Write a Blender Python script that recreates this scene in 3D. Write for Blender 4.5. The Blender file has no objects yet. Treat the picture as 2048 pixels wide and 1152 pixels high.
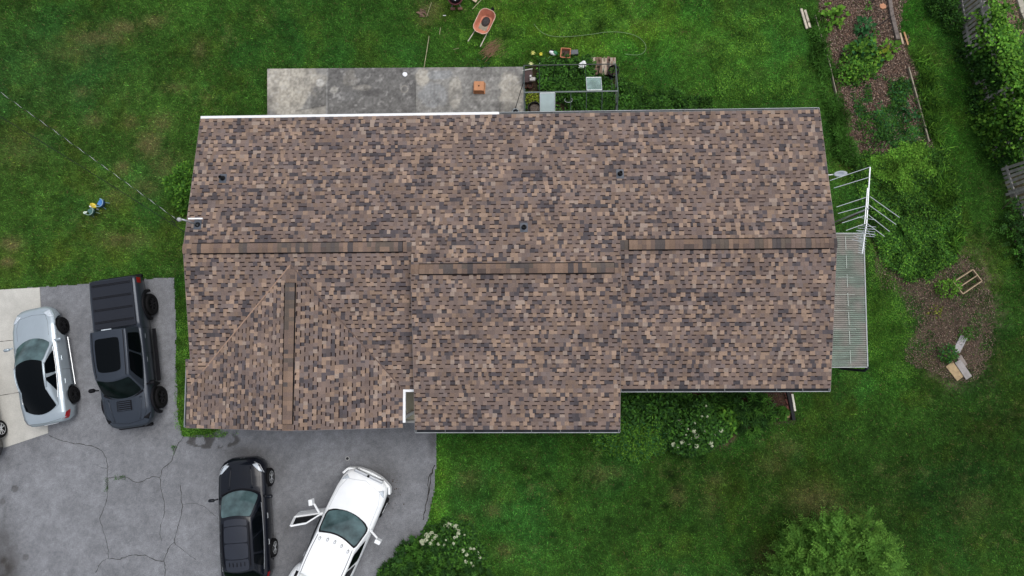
import bpy, bmesh, math, random
import numpy as np
from mathutils import Vector, Matrix
from mathutils.bvhtree import BVHTree

rnd = random.Random(7)
RG = np.random.default_rng(11)
S = bpy.context.scene
COL = S.collection
R_ = math.radians

# ------------------------------------------------------------------ camera
CAM_H = 27.5
FPX = 1400.0                       # focal length in photo pixels (photo 2048 wide)
RM = np.array([[0.999521239, 0.006871198, 0.030167523],
               [-0.004523546, 0.997004588, -0.077210028],
               [-0.030607684, 0.077036599, 0.996558344]])
cd = bpy.data.cameras.new('camera'); cam = bpy.data.objects.new('camera', cd); COL.objects.link(cam)
m4 = Matrix([list(RM[i]) + [0] for i in range(3)] + [[0, 0, 0, 1]]); m4.translation = Vector((0, 0, CAM_H))
cam.matrix_world = m4
cd.sensor_width = 36; cd.lens = FPX / 2048 * 36; cd.clip_end = 2000; cd.clip_start = .1
S.camera = cam

# ------------------------------------------------------------------ world + sun
SUN_EL, SUN_AZ = R_(68), R_(50)     # azimuth measured clockwise from +Y (photo up)
w = bpy.data.worlds.new("World"); S.world = w; w.use_nodes = True
nt = w.node_tree; nt.nodes.clear()
sky = nt.nodes.new('ShaderNodeTexSky'); sky.sky_type = 'NISHITA'; sky.sun_disc = False
sky.sun_elevation = SUN_EL; sky.sun_rotation = SUN_AZ; sky.air_density = 1.0; sky.dust_density = 3.0
hs = nt.nodes.new('ShaderNodeHueSaturation'); hs.inputs['Saturation'].default_value = .38
bg = nt.nodes.new('ShaderNodeBackground'); bg.inputs['Strength'].default_value = .15
wo = nt.nodes.new('ShaderNodeOutputWorld')
nt.links.new(sky.outputs[0], hs.inputs['Color']); nt.links.new(hs.outputs[0], bg.inputs['Color']); nt.links.new(bg.outputs[0], wo.inputs['Surface'])
ld = bpy.data.lights.new('sun', 'SUN'); ld.energy = 1.0; ld.angle = R_(40); ld.color = (1, .97, .93)
lo = bpy.data.objects.new('sun', ld); COL.objects.link(lo)
sd = Vector((math.sin(SUN_AZ) * math.cos(SUN_EL), math.cos(SUN_AZ) * math.cos(SUN_EL), math.sin(SUN_EL)))
lo.rotation_euler = sd.to_track_quat('Z', 'Y').to_euler(); lo.location = (0, 0, 40)
S.view_settings.view_transform = 'Standard'; S.view_settings.look = 'None'; S.view_settings.gamma = 1
S.view_settings.use_curve_mapping = False
S.view_settings.exposure = 0.25
S.render.engine = 'CYCLES'

# ------------------------------------------------------------------ helpers
def P(px, py, z=0.0):
    """world point at height z that the photograph shows at pixel px,py"""
    d = RM @ np.array([(px - 1024) / FPX, -(py - 576) / FPX, -1.0])
    t = (z - CAM_H) / d[2]
    return Vector((d[0] * t, d[1] * t, z))
def PA(px, py, z):                 # arrays
    d = np.stack([(px - 1024) / FPX, -(py - 576) / FPX, -np.ones_like(px)], 0)
    d = RM @ d; t = (z - CAM_H) / d[2]
    return d[0] * t, d[1] * t
def srgb(r, g, b):
    f = lambda c: (c / 255 / 12.92) if c / 255 <= .04045 else ((c / 255 + .055) / 1.055) ** 2.4
    return (f(r), f(g), f(b))

def vnoise(x, y, seed=0):
    xi = np.floor(x).astype(np.int64); yi = np.floor(y).astype(np.int64)
    xf = x - xi; yf = y - yi
    def h(a, b):
        n = (a * 374761393 + b * 668265263 + seed * 982451653) & 0xffffffff
        n = ((n ^ (n >> 13)) * 1274126177) & 0xffffffff
        n = n ^ (n >> 16)
        return (n & 0xffff) / 65535.0
    u = xf * xf * (3 - 2 * xf); v = yf * yf * (3 - 2 * yf)
    return (h(xi, yi) * (1 - u) + h(xi + 1, yi) * u) * (1 - v) + (h(xi, yi + 1) * (1 - u) + h(xi + 1, yi + 1) * u) * v
def fbm(x, y, s=1.0, seed=0, o=4):
    r = 0; a = .5; t = 0
    for k in range(o):
        r = r + a * vnoise(x * s + 37.1 * k, y * s - 11.7 * k, seed + k); t += a; a *= .5; s *= 2.1
    return r / t
def sstep(a, b, x):
    t = np.clip((x - a) / (b - a), 0, 1); return t * t * (3 - 2 * t)
def poly_sd(x, y, poly):
    """signed distance, >0 inside"""
    d = np.full(x.shape, 1e9); ins = np.zeros(x.shape, bool); n = len(poly)
    for i in range(n):
        ax, ay = poly[i][:2]; bx, by = poly[(i + 1) % n][:2]
        ex, ey = bx - ax, by - ay; L = ex * ex + ey * ey + 1e-12
        t = np.clip(((x - ax) * ex + (y - ay) * ey) / L, 0, 1)
        d = np.minimum(d, np.hypot(x - ax - t * ex, y - ay - t * ey))
        c = ((ay > y) != (by > y)) & (x < (bx - ax) * (y - ay) / ((by - ay) if by != ay else 1e-12) + ax)
        ins ^= c
    return np.where(ins, d, -d)
def PP(pts, z=0): return [tuple(P(a, b, z)[:2]) for a, b in pts]

# ---- materials
MATS = {}
def mat(name, col=(.5, .5, .5), rough=.6, metal=0, var=.15, ns=8, bump=0, bs=60, attr=False, coat=0, transl=0, spec=.5, fine=0, fs=80, alpha=1):
    if name in MATS: return MATS[name]
    m = bpy.data.materials.new(name); m.use_nodes = True; n = m.node_tree; N = n.nodes; L = n.links
    b = N['Principled BSDF']
    b.inputs['Roughness'].default_value = rough; b.inputs['Metallic'].default_value = metal
    b.inputs['Specular IOR Level'].default_value = spec
    b.inputs['Coat Weight'].default_value = coat; b.inputs['Coat Roughness'].default_value = .06
    tc = N.new('ShaderNodeTexCoord')
    if attr:
        c = N.new('ShaderNodeVertexColor'); c.layer_name = 'Col'; src = c.outputs['Color']
    else:
        c = N.new('ShaderNodeRGB'); c.outputs[0].default_value = (*col, 1); src = c.outputs[0]
    for amp, sc, det in ((var, ns, 5), (fine, fs, 2)):
        if amp <= 0: continue
        t = N.new('ShaderNodeTexNoise'); t.inputs['Scale'].default_value = sc; t.inputs['Detail'].default_value = det
        L.new(tc.outputs['Object'], t.inputs['Vector'])
        r = N.new('ShaderNodeMapRange'); r.inputs['From Min'].default_value = .3; r.inputs['From Max'].default_value = .7
        r.inputs['To Min'].default_value = 1 - amp; r.inputs['To Max'].default_value = 1 + amp
        L.new(t.outputs['Fac'], r.inputs['Value'])
        x = N.new('ShaderNodeMix'); x.data_type = 'RGBA'; x.blend_type = 'MULTIPLY'; x.inputs['Factor'].default_value = 1
        L.new(src, x.inputs['A']); L.new(r.outputs['Result'], x.inputs['B']); src = x.outputs['Result']
    L.new(src, b.inputs['Base Color'])
    if bump > 0:
        t = N.new('ShaderNodeTexNoise'); t.inputs['Scale'].default_value = bs; t.inputs['Detail'].default_value = 4
        L.new(tc.outputs['Object'], t.inputs['Vector'])
        bp = N.new('ShaderNodeBump'); bp.inputs['Strength'].default_value = bump; bp.inputs['Distance'].default_value = .02
        L.new(t.outputs['Fac'], bp.inputs['Height']); L.new(bp.outputs[0], b.inputs['Normal'])
    if transl > 0:
        tr = N.new('ShaderNodeBsdfTranslucent'); L.new(src, tr.inputs['Color'])
        mx = N.new('ShaderNodeMixShader'); mx.inputs[0].default_value = transl
        L.new(b.outputs[0], mx.inputs[1]); L.new(tr.outputs[0], mx.inputs[2]); L.new(mx.outputs[0], N['Material Output'].inputs['Surface'])
    if alpha < 1:
        tp = N.new('ShaderNodeBsdfTransparent'); mx = N.new('ShaderNodeMixShader'); mx.inputs[0].default_value = alpha
        L.new(tp.outputs[0], mx.inputs[1]); L.new(b.outputs[0], mx.inputs[2]); L.new(mx.outputs[0], N['Material Output'].inputs['Surface'])
    MATS[name] = m; return m

# ---- object bookkeeping
def thing(name, label, cat, loc=(0, 0, 0), rotz=0, group=None):
    o = bpy.data.objects.new(name, None); COL.objects.link(o); o.empty_display_size = .1
    o.location = loc; o.rotation_euler = (0, 0, rotz); o['label'] = label; o['category'] = cat
    if group: o['group'] = group
    return o
def tag(o, label, cat, group=None):
    o['label'] = label; o['category'] = cat
    if group: o['group'] = group
    return o
def kind(o, k): o['kind'] = k; return o
def link(name, me, m, parent=None, smooth=False):
    if m is not None: me.materials.append(m)
    o = bpy.data.objects.new(name, me); COL.objects.link(o)
    if parent is not None: o.parent = parent
    if smooth: me.shade_smooth()
    return o
def copy_tree(o, parent=None):
    c = o.copy(); COL.objects.link(c); c.parent = parent
    for ch in list(o.children): copy_tree(ch, c)
    return c
def np_mesh(name, V, F, colors=None):
    """V (n,3), F (m,k) equal-size faces, colors per vertex (n,3)"""
    me = bpy.data.meshes.new(name); k = F.shape[1]
    me.vertices.add(len(V)); me.vertices.foreach_set('co', V.astype(np.float32).ravel())
    me.loops.add(F.size); me.loops.foreach_set('vertex_index', F.astype(np.int32).ravel())
    me.polygons.add(len(F)); me.polygons.foreach_set('loop_start', np.arange(0, F.size, k, dtype=np.int32))
    me.update(calc_edges=True)
    if colors is not None:
        a = me.color_attributes.new('Col', 'FLOAT_COLOR', 'POINT')
        a.data.foreach_set('color', np.concatenate([colors, np.ones((len(V), 1))], 1).astype(np.float32).ravel())
    return me

class MB:
    """collects shapes into one mesh"""
    def __init__(s): s.v = []; s.f = []; s.c = []; s.col = None
    def add(s, vs, fs, col=None):
        o = len(s.v); s.v += [tuple(v) for v in vs]; s.f += [tuple(i + o for i in f) for f in fs]
        s.c += [col or (1, 1, 1)] * len(vs); return s
    def box(s, c, d, rz=0, M=None, col=None, bev=0):
        hx, hy, hz = d[0] / 2, d[1] / 2, d[2] / 2
        vs = [Vector((x, y, z)) for x in (-hx, hx) for y in (-hy, hy) for z in (-hz, hz)]
        rot = M if M is not None else Matrix.Rotation(rz, 3, 'Z')
        vs = [rot @ v + Vector(c) for v in vs]
        return s.add(vs, [(0, 1, 3, 2), (4, 6, 7, 5), (0, 4, 5, 1), (2, 3, 7, 6), (0, 2, 6, 4), (1, 5, 7, 3)], col)
    def bar(s, a, b, wdt, h, col=None):
        """box beam from a to b"""
        a, b = Vector(a), Vector(b); d = (b - a); L = d.length; d.normalize()
        up = Vector((0, 0, 1)) if abs(d.z) < .95 else Vector((0, 1, 0))
        y = up.cross(d).normalized(); z = d.cross(y)
        M = Matrix((d, y, z)).transposed()
        return s.box((a + b) / 2, (L, wdt, h), M=M, col=col)
    def tube(s, pts, r, n=8, cap=True, col=None):
        pts = [Vector(p) for p in pts]; rr = r if isinstance(r, (list, tuple)) else [r] * len(pts)
        vs = []; prev = None
        for i, p in enumerate(pts):
            t = (pts[min(i + 1, len(pts) - 1)] - pts[max(i - 1, 0)]).normalized()
            u = Vector((0, 0, 1)) if abs(t.z) < .9 else Vector((1, 0, 0))
            if prev is not None: u = prev
            a = (u - t * u.dot(t)).normalized(); b = t.cross(a); prev = a
            vs += [p + (a * math.cos(q) + b * math.sin(q)) * rr[i] for q in [2 * math.pi * k / n for k in range(n)]]
        fs = [(i * n + k, i * n + (k + 1) % n, (i + 1) * n + (k + 1) % n, (i + 1) * n + k) for i in range(len(pts) - 1) for k in range(n)]
        if cap: fs += [tuple(range(n - 1, -1, -1)), tuple(range((len(pts) - 1) * n, len(pts) * n))]
        return s.add(vs, fs, col)
    def lathe(s, prof, c=(0, 0, 0), n=24, axis='Z', col=None, closed=False, sx=1, sy=1):
        vs = []
        for r, z in prof:
            for k in range(n):
                a = 2 * math.pi * k / n; v = (r * math.cos(a) * sx, r * math.sin(a) * sy, z)
                if axis == 'Y': v = (v[0], v[2], v[1])
                if axis == 'X': v = (v[2], v[0], v[1])
                vs.append((v[0] + c[0], v[1] + c[1], v[2] + c[2]))
        m = len(prof)
        fs = [(i * n + k, i * n + (k + 1) % n, (i + 1) * n + (k + 1) % n, (i + 1) * n + k) for i in range(m - 1) for k in range(n)]
        if closed: fs += [((m - 1) * n + k, (m - 1) * n + (k + 1) % n, (k + 1) % n, k) for k in range(n)]
        else:
            if prof[0][0] > 1e-4: fs.append(tuple(range(n - 1, -1, -1)))
            if prof[-1][0] > 1e-4: fs.append(tuple(range((m - 1) * n, m * n)))
        return s.add(vs, fs, col)
    def prism(s, poly, z0, z1, col=None):
        n = len(poly); vs = [(p[0], p[1], z0) for p in poly] + [(p[0], p[1], z1) for p in poly]
        fs = [tuple(range(n - 1, -1, -1)), tuple(range(n, 2 * n))] + [(i, (i + 1) % n, n + (i + 1) % n, n + i) for i in range(n)]
        return s.add(vs, fs, col)
    def grid(s, fn, nu, nv, col=None):
        vs = [fn(i / nu, j / nv) for j in range(nv + 1) for i in range(nu + 1)]
        fs = [(j * (nu + 1) + i, j * (nu + 1) + i + 1, (j + 1) * (nu + 1) + i + 1, (j + 1) * (nu + 1) + i) for j in range(nv) for i in range(nu)]
        return s.add(vs, fs, col)
    def build(s, name, m, parent=None, smooth=False, bevel=0, weld=0, fix=True, seg=2, ang=35, solid=0, sub=0):
        me = bpy.data.meshes.new(name); me.from_pydata(s.v, [], s.f)
        if any(c != (1, 1, 1) for c in s.c):
            a = me.color_attributes.new('Col', 'FLOAT_COLOR', 'POINT')
            a.data.foreach_set('color', [x for c in s.c for x in (*c, 1)])
        if weld or fix:
            bm = bmesh.new(); bm.from_mesh(me)
            if weld: bmesh.ops.remove_doubles(bm, verts=bm.verts, dist=weld)
            if fix: bmesh.ops.recalc_face_normals(bm, faces=bm.faces)
            bm.to_mesh(me); bm.free()
        o = link(name, me, m, parent, smooth)
        if solid:
            md = o.modifiers.new('solid', 'SOLIDIFY'); md.thickness = solid; md.offset = -1
        if bevel:
            md = o.modifiers.new('bevel', 'BEVEL'); md.width = bevel; md.segments = seg; md.limit_method = 'ANGLE'; md.angle_limit = R_(ang)
            me.shade_smooth()
            o.modifiers.new('wn', 'WEIGHTED_NORMAL').keep_sharp = False
        if sub:
            md = o.modifiers.new('sub', 'SUBSURF'); md.levels = sub; md.render_levels = sub
        return o

def clip_poly(poly, clip):
    """Sutherland-Hodgman; clip = convex CCW polygon, 2D"""
    out = poly
    n = len(clip)
    for i in range(n):
        ax, ay = clip[i]; bx, by = clip[(i + 1) % n]
        ins = lambda p: (bx - ax) * (p[1] - ay) - (by - ay) * (p[0] - ax) >= -1e-9
        inp = out; out = []
        if not inp: return []
        for j in range(len(inp)):
            p, q = inp[j], inp[(j + 1) % len(inp)]
            ip, iq = ins(p), ins(q)
            if ip: out.append(p)
            if ip != iq:
                den = (bx - ax) * (q[1] - p[1]) - (by - ay) * (q[0] - p[0])
                t = -((bx - ax) * (p[1] - ay) - (by - ay) * (p[0] - ax)) / den
                out.append((p[0] + (q[0] - p[0]) * t, p[1] + (q[1] - p[1]) * t))
    return out

# ------------------------------------------------------------------ colours
MID = [srgb(118, 103, 95), srgb(114, 100, 94), srgb(122, 106, 98), srgb(110, 96, 90), srgb(119, 102, 91), srgb(115, 103, 99)]
TAN = [srgb(145, 124, 108), srgb(151, 130, 114), srgb(138, 118, 103), srgb(144, 129, 118)]
DRK = [srgb(80, 75, 77), srgb(86, 80, 82), srgb(91, 83, 82), srgb(74, 70, 72)]
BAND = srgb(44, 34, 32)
M_shingle = mat('shingle', attr=True, rough=.92, var=.12, ns=.9, fine=.16, fs=38, bump=.25, bs=220, spec=.05)
M_white = mat('white_trim', (.78, .79, .8), .45, var=.05)
M_gdark = mat('gutter_inside', (.022, .025, .03), .7, var=.3, ns=4, spec=.1)
M_galv = mat('galvanised', (.42, .44, .46), .4, metal=.6, var=.12, ns=20)
M_alu = mat('aluminium', (.5, .53, .55), .4, metal=.4, var=.1, ns=30)
M_black = mat('black_rubber', (.012, .013, .015), .55, var=.2, ns=20, spec=.15)
M_wall = mat('wall_siding', (.5, .48, .44), .7, var=.08, ns=3)
M_glassd = mat('window_glass', (.02, .025, .03), .05, var=0, spec=.8)
M_wood = mat('weathered_wood', (.34, .32, .30), .85, var=.3, ns=6, bump=.4, bs=40)
M_woodtan = mat('pale_wood', (.42, .33, .23), .85, var=.25, ns=5, bump=.3, bs=40)
M_attr = mat('painted_attr', attr=True, rough=.8, var=.15, ns=6, fine=.12, fs=60)
M_leaf = mat('leaf', attr=True, rough=.7, var=0, transl=.22, spec=.06)
M_grass = mat('grass_blade', attr=True, rough=.8, var=0, transl=.3, spec=.08)
M_bark = mat('bark', (.12, .09, .07), .9, var=.3, ns=10, bump=.5)
M_terra = mat('terracotta', (.42, .16, .08), .8, var=.15, ns=12, bump=.2)
M_soil = mat('soil', (.06, .04, .03), .95, var=.3, ns=25, bump=.8, bs=40)

# ================================================================== GROUND FIELDS
driveway = PP([(-60, 583), (0, 581), (82, 574), (175, 565), (275, 557), (349, 555), (352, 620), (352, 720), (356, 830), (366, 872),
               (420, 868), (480, 840), (860, 840), (873, 864), (873, 930), (868, 985), (858, 1040), (845, 1068), (822, 1095), (790, 1130), (760, 1170), (740, 1260), (-60, 1260)])
concrete_pad = PP([(-80, 584), (80, 575), (97, 866), (0, 899), (-80, 925)])
patio = PP([(536, 139), (1046, 135), (1049, 262), (536, 262)])
housepoly = [(-11.6, -2.2), (-8, -2.7), (-4.2, -2.7), (2.5, -2.6), (2.6, -1.1), (9.8, -1.1), (9.8, 7.8), (-11.6, 7.8)]
garden = PP([(1636, -30), (1800, -30), (1802, 60), (1825, 120), (1864, 285), (1800, 315), (1708, 322), (1672, 190), (1640, 40)])
mulch = PP([(1745, 470), (1790, 540), (1850, 555), (1900, 500), (1950, 515), (1985, 590), (1992, 680), (1965, 745), (1900, 765), (1855, 750), (1815, 712), (1832, 640), (1800, 596), (1750, 560)])
straw = PP([(1985, -40), (2034, -40), (2046, 40), (2110, 150), (2110, 190), (2030, 130), (2000, 90)])
roadp = PP([(2038, -60), (2050, 20), (2075, 80), (2110, 140), (2300, 200), (2300, -200)])
southbed = PP([(1235, 770), (1582, 775), (1590, 842), (1530, 848), (1480, 862), (1452, 892), (1350, 902), (1240, 898)])
ghbed = PP([(1052, 128), (1236, 128), (1240, 270), (1052, 270)])
underveg = PP([(1915, -40), (1935, 110), (1965, 210), (1990, 300), (2025, 410), (2050, 520), (2110, 520), (2110, 180), (2010, 90), (1985, -40)])
# tan dry patches / worn spots in the lawn: px, py, rx, ry, strength
DRY = [(195, 75, 55, 16, .6), (250, 55, 40, 14, .65), (308, 42, 22, 12, .6), (150, 105, 60, 20, .25), (400, 100, 14, 25, .5), (300, 290, 26, 26, .75), (322, 245, 22, 18, .5), (245, 335, 14, 14, .6),
       (262, 245, 16, 14, .45), (188, 240, 20, 14, .45), (165, 185, 16, 12, .4), (348, 175, 30, 10, .35), (330, 330, 30, 30, .4), (290, 375, 30, 20, .35), (22, 488, 20, 14, .8), (15, 525, 14, 10, .9),
       (245, 480, 50, 16, .5), (230, 395, 22, 20, .3), (40, 300, 50, 40, .2), (1178, 55, 30, 14, .35), (1270, 45, 60, 20, .2), (1410, 95, 30, 14, .25), (1205, 945, 40, 14, .5), (1355, 990, 16, 22, .65), (1195, 950, 26, 20, .5), (1430, 960, 18, 14, .45), (1545, 930, 30, 22, .4),
       (1575, 895, 26, 16, .45), (1420, 1000, 20, 40, .3), (1625, 1000, 50, 30, .8), (1660, 1030, 60, 26, .7), (1545, 1110, 40, 20, .5), (1560, 1150, 60, 18, .6), (1940, 1010, 40, 30, .3), (1975, 1005, 12, 10, .4), (1515, 150, 20, 12, .15),
       (940, 960, 22, 20, .3), (1010, 1100, 20, 14, .35), (930, 1040, 14, 12, .4), (1900, 455, 18, 26, .5), (1925, 480, 18, 18, .5), (1890, 350, 10, 40, .3), (858, 20, 24, 20, .5), (985, 1020, 16, 14, .35), (850, 45, 16, 10, .4)]
DARKSPOT = [(1120, 985, 12, 10), (1135, 1030, 9, 8), (1240, 968, 8, 6), (1295, 945, 7, 6), (1340, 950, 14, 10), (1356, 975, 9, 7), (1232, 975, 7, 5), (1190, 1012, 8, 6), (1215, 1040, 9, 7), (1270, 1060, 7, 6), (1170, 1060, 8, 6), (1400, 915, 6, 5), (1290, 1010, 6, 5),
            (1095, 950, 10, 7), (1150, 960, 7, 6), (1060, 1000, 8, 6), (1320, 1090, 10, 8), (1250, 1110, 8, 7), (1175, 1100, 9, 6), (1385, 1060, 8, 6), (1330, 1012, 8, 6), (20, 585, 6, 4), (1105, 1070, 7, 6), (1010, 1045, 8, 6)]
# broad lawn tone zones: px, py, rx, ry, (rgb multiplier)
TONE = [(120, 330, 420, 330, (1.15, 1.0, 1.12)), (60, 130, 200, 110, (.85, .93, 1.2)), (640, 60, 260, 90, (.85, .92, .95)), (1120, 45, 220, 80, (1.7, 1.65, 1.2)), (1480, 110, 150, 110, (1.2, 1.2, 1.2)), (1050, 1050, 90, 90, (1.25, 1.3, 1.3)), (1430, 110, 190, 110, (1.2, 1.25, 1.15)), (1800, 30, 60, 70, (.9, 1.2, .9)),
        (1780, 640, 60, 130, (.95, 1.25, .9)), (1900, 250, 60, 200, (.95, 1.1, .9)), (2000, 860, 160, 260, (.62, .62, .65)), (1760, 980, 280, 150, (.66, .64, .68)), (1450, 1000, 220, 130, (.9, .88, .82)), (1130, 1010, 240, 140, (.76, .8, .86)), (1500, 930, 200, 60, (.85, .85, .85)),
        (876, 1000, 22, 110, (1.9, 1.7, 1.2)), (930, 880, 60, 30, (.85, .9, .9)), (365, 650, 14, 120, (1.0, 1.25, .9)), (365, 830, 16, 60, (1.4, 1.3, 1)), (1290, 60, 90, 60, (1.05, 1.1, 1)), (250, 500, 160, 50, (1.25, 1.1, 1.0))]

def in_px(pxs):                                   # px ellipse -> world centre & radii
    c = P(pxs[0], pxs[1]); k = (P(pxs[0] + 1, pxs[1]) - c).length
    return c.x, c.y, pxs[2] * k, pxs[3] * k
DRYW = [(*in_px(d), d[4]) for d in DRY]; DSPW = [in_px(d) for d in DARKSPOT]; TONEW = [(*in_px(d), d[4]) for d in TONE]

def lawn_fields(x, y):
    """returns colour (n,3) of the grass, soil weight, soil colour, grass density"""
    n1 = fbm(x, y, .35, 3); n2 = fbm(x, y, 1.7, 9); n3 = fbm(x, y, 6.0, 17, 3); n4 = fbm(x, y, .9, 51)
    g = np.stack([.041 + 0 * x, .113 + 0 * x, .0160 + 0 * x], -1)
    m = (.72 + .5 * n1) * (.6 + .8 * n2) * (.55 + .9 * n3)
    g = g * m[:, None]
    yel = sstep(.5, .75, n4)[:, None]
    g = g * (1 + yel * np.array([.35, .05, .0]))
    blu = sstep(.52, .75, fbm(x, y, .6, 77))[:, None]
    g = g * (1 + blu * np.array([-.12, .02, .12]))
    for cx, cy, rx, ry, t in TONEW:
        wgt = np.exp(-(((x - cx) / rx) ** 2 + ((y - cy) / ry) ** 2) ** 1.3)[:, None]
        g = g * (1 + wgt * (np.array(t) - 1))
    dry = 0 * x
    for cx, cy, rx, ry, st in DRYW:
        if cx > 2.2: st = st * .62
        q = ((x - cx) / rx) ** 2 + ((y - cy) / ry) ** 2
        dry = np.maximum(dry, st * 1.25 * np.exp(-q * .9) * sstep(.25, .62, .5 * n2 + .5 * n3 + .15 * np.exp(-q)))
    dry = np.maximum(dry, .25 * sstep(.6, .8, fbm(x, y, .8, 123)) * sstep(.45, .65, n3))
    dry = dry * (.45 + .9 * fbm(x, y, 9, 140, 2)) * .85
    lum = (.35 + .65 * np.clip(g[:, 1] / .07, 0, 1.2))
    g = g * (1 - dry[:, None]) + dry[:, None] * np.array([.16, .14, .06]) * lum[:, None]
    spot = 0 * x
    for cx, cy, rx, ry in DSPW:
        spot = np.maximum(spot, np.exp(-(((x - cx) / rx) ** 2 + ((y - cy) / ry) ** 2)) * (.5 + n3))
    g = g * (1 - .6 * np.clip(spot, 0, 1)[:, None]) 
    # bare soil
    wob = (n2 - .5) * .7 + (n3 - .5) * .5
    soil = np.zeros_like(x); sc = np.zeros((len(x), 3)); sc[:] = (.075, .052, .04)
    for poly, amt, c, soft in ((garden, 1, (.1, .066, .048), .12), (mulch, .9, (.085, .06, .046), .8), (straw, 1, (.15, .115, .075), .1), (southbed, 1, (.06, .032, .023), .15), (ghbed, .9, (.04, .024, .018), .15), (underveg, .9, (.04, .03, .02), .3)):
        sdv = poly_sd(x, y, poly) + wob * soft * 2
        s = sstep(-soft, soft, sdv) * amt
        sc = sc * (1 - s[:, None]) + s[:, None] * np.array(c); soil = np.maximum(soil, s)
    sc = sc * (.35 + 1.3 * n3)[:, None] * (.7 + .6 * n2)[:, None]
    return g, soil, sc, dry, spot

# ---- ground: one sheet, dense under the picture, sparse to the horizon
def axis(a, b, step, far):
    mid = list(np.arange(a, b + 1e-6, step)); out = []
    d = step * 2; v = a
    while v > -far: v -= d; d *= 1.7; out.append(v)
    lo_ = out[::-1]; out = []; d = step * 2; v = b
    while v < far: v += d; d *= 1.7; out.append(v)
    return np.array(lo_ + mid + out)
gx = axis(-24, 22, .09, 600); gy = axis(-11, 16.5, .09, 600)
X, Y = np.meshgrid(gx, gy); xf, yf = X.ravel(), Y.ravel()
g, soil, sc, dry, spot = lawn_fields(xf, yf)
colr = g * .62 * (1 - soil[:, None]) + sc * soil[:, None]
far_ = sstep(0, 6, np.maximum.reduce([-24 - xf, xf - 22, -11 - yf, yf - 16.5]))[:, None]
colr = colr * (1 - far_) + far_ * np.array([.026, .062, .012])
zz = (fbm(xf, yf, .5, 5) - .5) * .03 + soil * (fbm(xf, yf, 5, 8) - .4) * .05
inflat = np.maximum(poly_sd(xf, yf, driveway), np.maximum(poly_sd(xf, yf, housepoly), np.maximum(poly_sd(xf, yf, patio), np.maximum(poly_sd(xf, yf, concrete_pad), poly_sd(xf, yf, roadp)))))
fl = sstep(-.25, .0, inflat)
zz = np.minimum(zz, .03) * (1 - fl) - .03 * fl
nx = len(gx); idx = np.arange(len(xf)).reshape(len(gy), nx)
F = np.stack([idx[:-1, :-1], idx[:-1, 1:], idx[1:, 1:], idx[1:, :-1]], -1).reshape(-1, 4)
me = np_mesh('ground', np.stack([xf, yf, zz], -1), F, colr)
kind(link('ground', me, mat('ground_soil_turf', attr=True, rough=.95, var=.3, ns=9, fine=.35, fs=45, bump=.6, bs=50, spec=.1), None, True), 'structure')

# ---- flat sheets with colour fields
def field_sheet(name, poly, z, res, fn, m, smoothz=0):
    xs = [p[0] for p in poly]; ys = [p[1] for p in poly]
    ax = np.arange(min(xs), max(xs), res); ay = np.arange(min(ys), max(ys), res)
    X, Y = np.meshgrid(ax, ay); x, y = X.ravel(), Y.ravel()
    sd_ = poly_sd(x, y, poly)
    idx = np.arange(len(x)).reshape(len(ay), len(ax))
    F = np.stack([idx[:-1, :-1], idx[:-1, 1:], idx[1:, 1:], idx[1:, :-1]], -1).reshape(-1, 4)
    keep = (sd_[F].min(1) + (fbm(x, y, 3, 4)[F[:, 0]] - .5) * .12) > -.02
    F = F[keep]; used = np.unique(F); remap = -np.ones(len(x), int); remap[used] = np.arange(len(used)); F = remap[F]
    x, y = x[used], y[used]
    V = np.stack([x, y, np.full(len(x), z)], -1)
    return link(name, np_mesh(name, V, F, fn(x, y)), m, None, False)
def quad_sheet(name, c, z, nu, nv, fn, m, parent=None, zb=None):
    u, v = np.meshgrid(np.linspace(0, 1, nu + 1), np.linspace(0, 1, nv + 1)); u, v = u.ravel(), v.ravel()
    c = np.array([p[:2] for p in c])
    xy = (1 - u)[:, None] * (1 - v)[:, None] * c[0] + u[:, None] * (1 - v)[:, None] * c[1] + u[:, None] * v[:, None] * c[2] + (1 - u)[:, None] * v[:, None] * c[3]
    idx = np.arange(len(u)).reshape(nv + 1, nu + 1)
    F = np.stack([idx[:-1, :-1], idx[:-1, 1:], idx[1:, 1:], idx[1:, :-1]], -1).reshape(-1, 4)
    V = np.concatenate([xy, np.full((len(u), 1), z)], 1)
    return V, F, fn(xy[:, 0], xy[:, 1])

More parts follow.
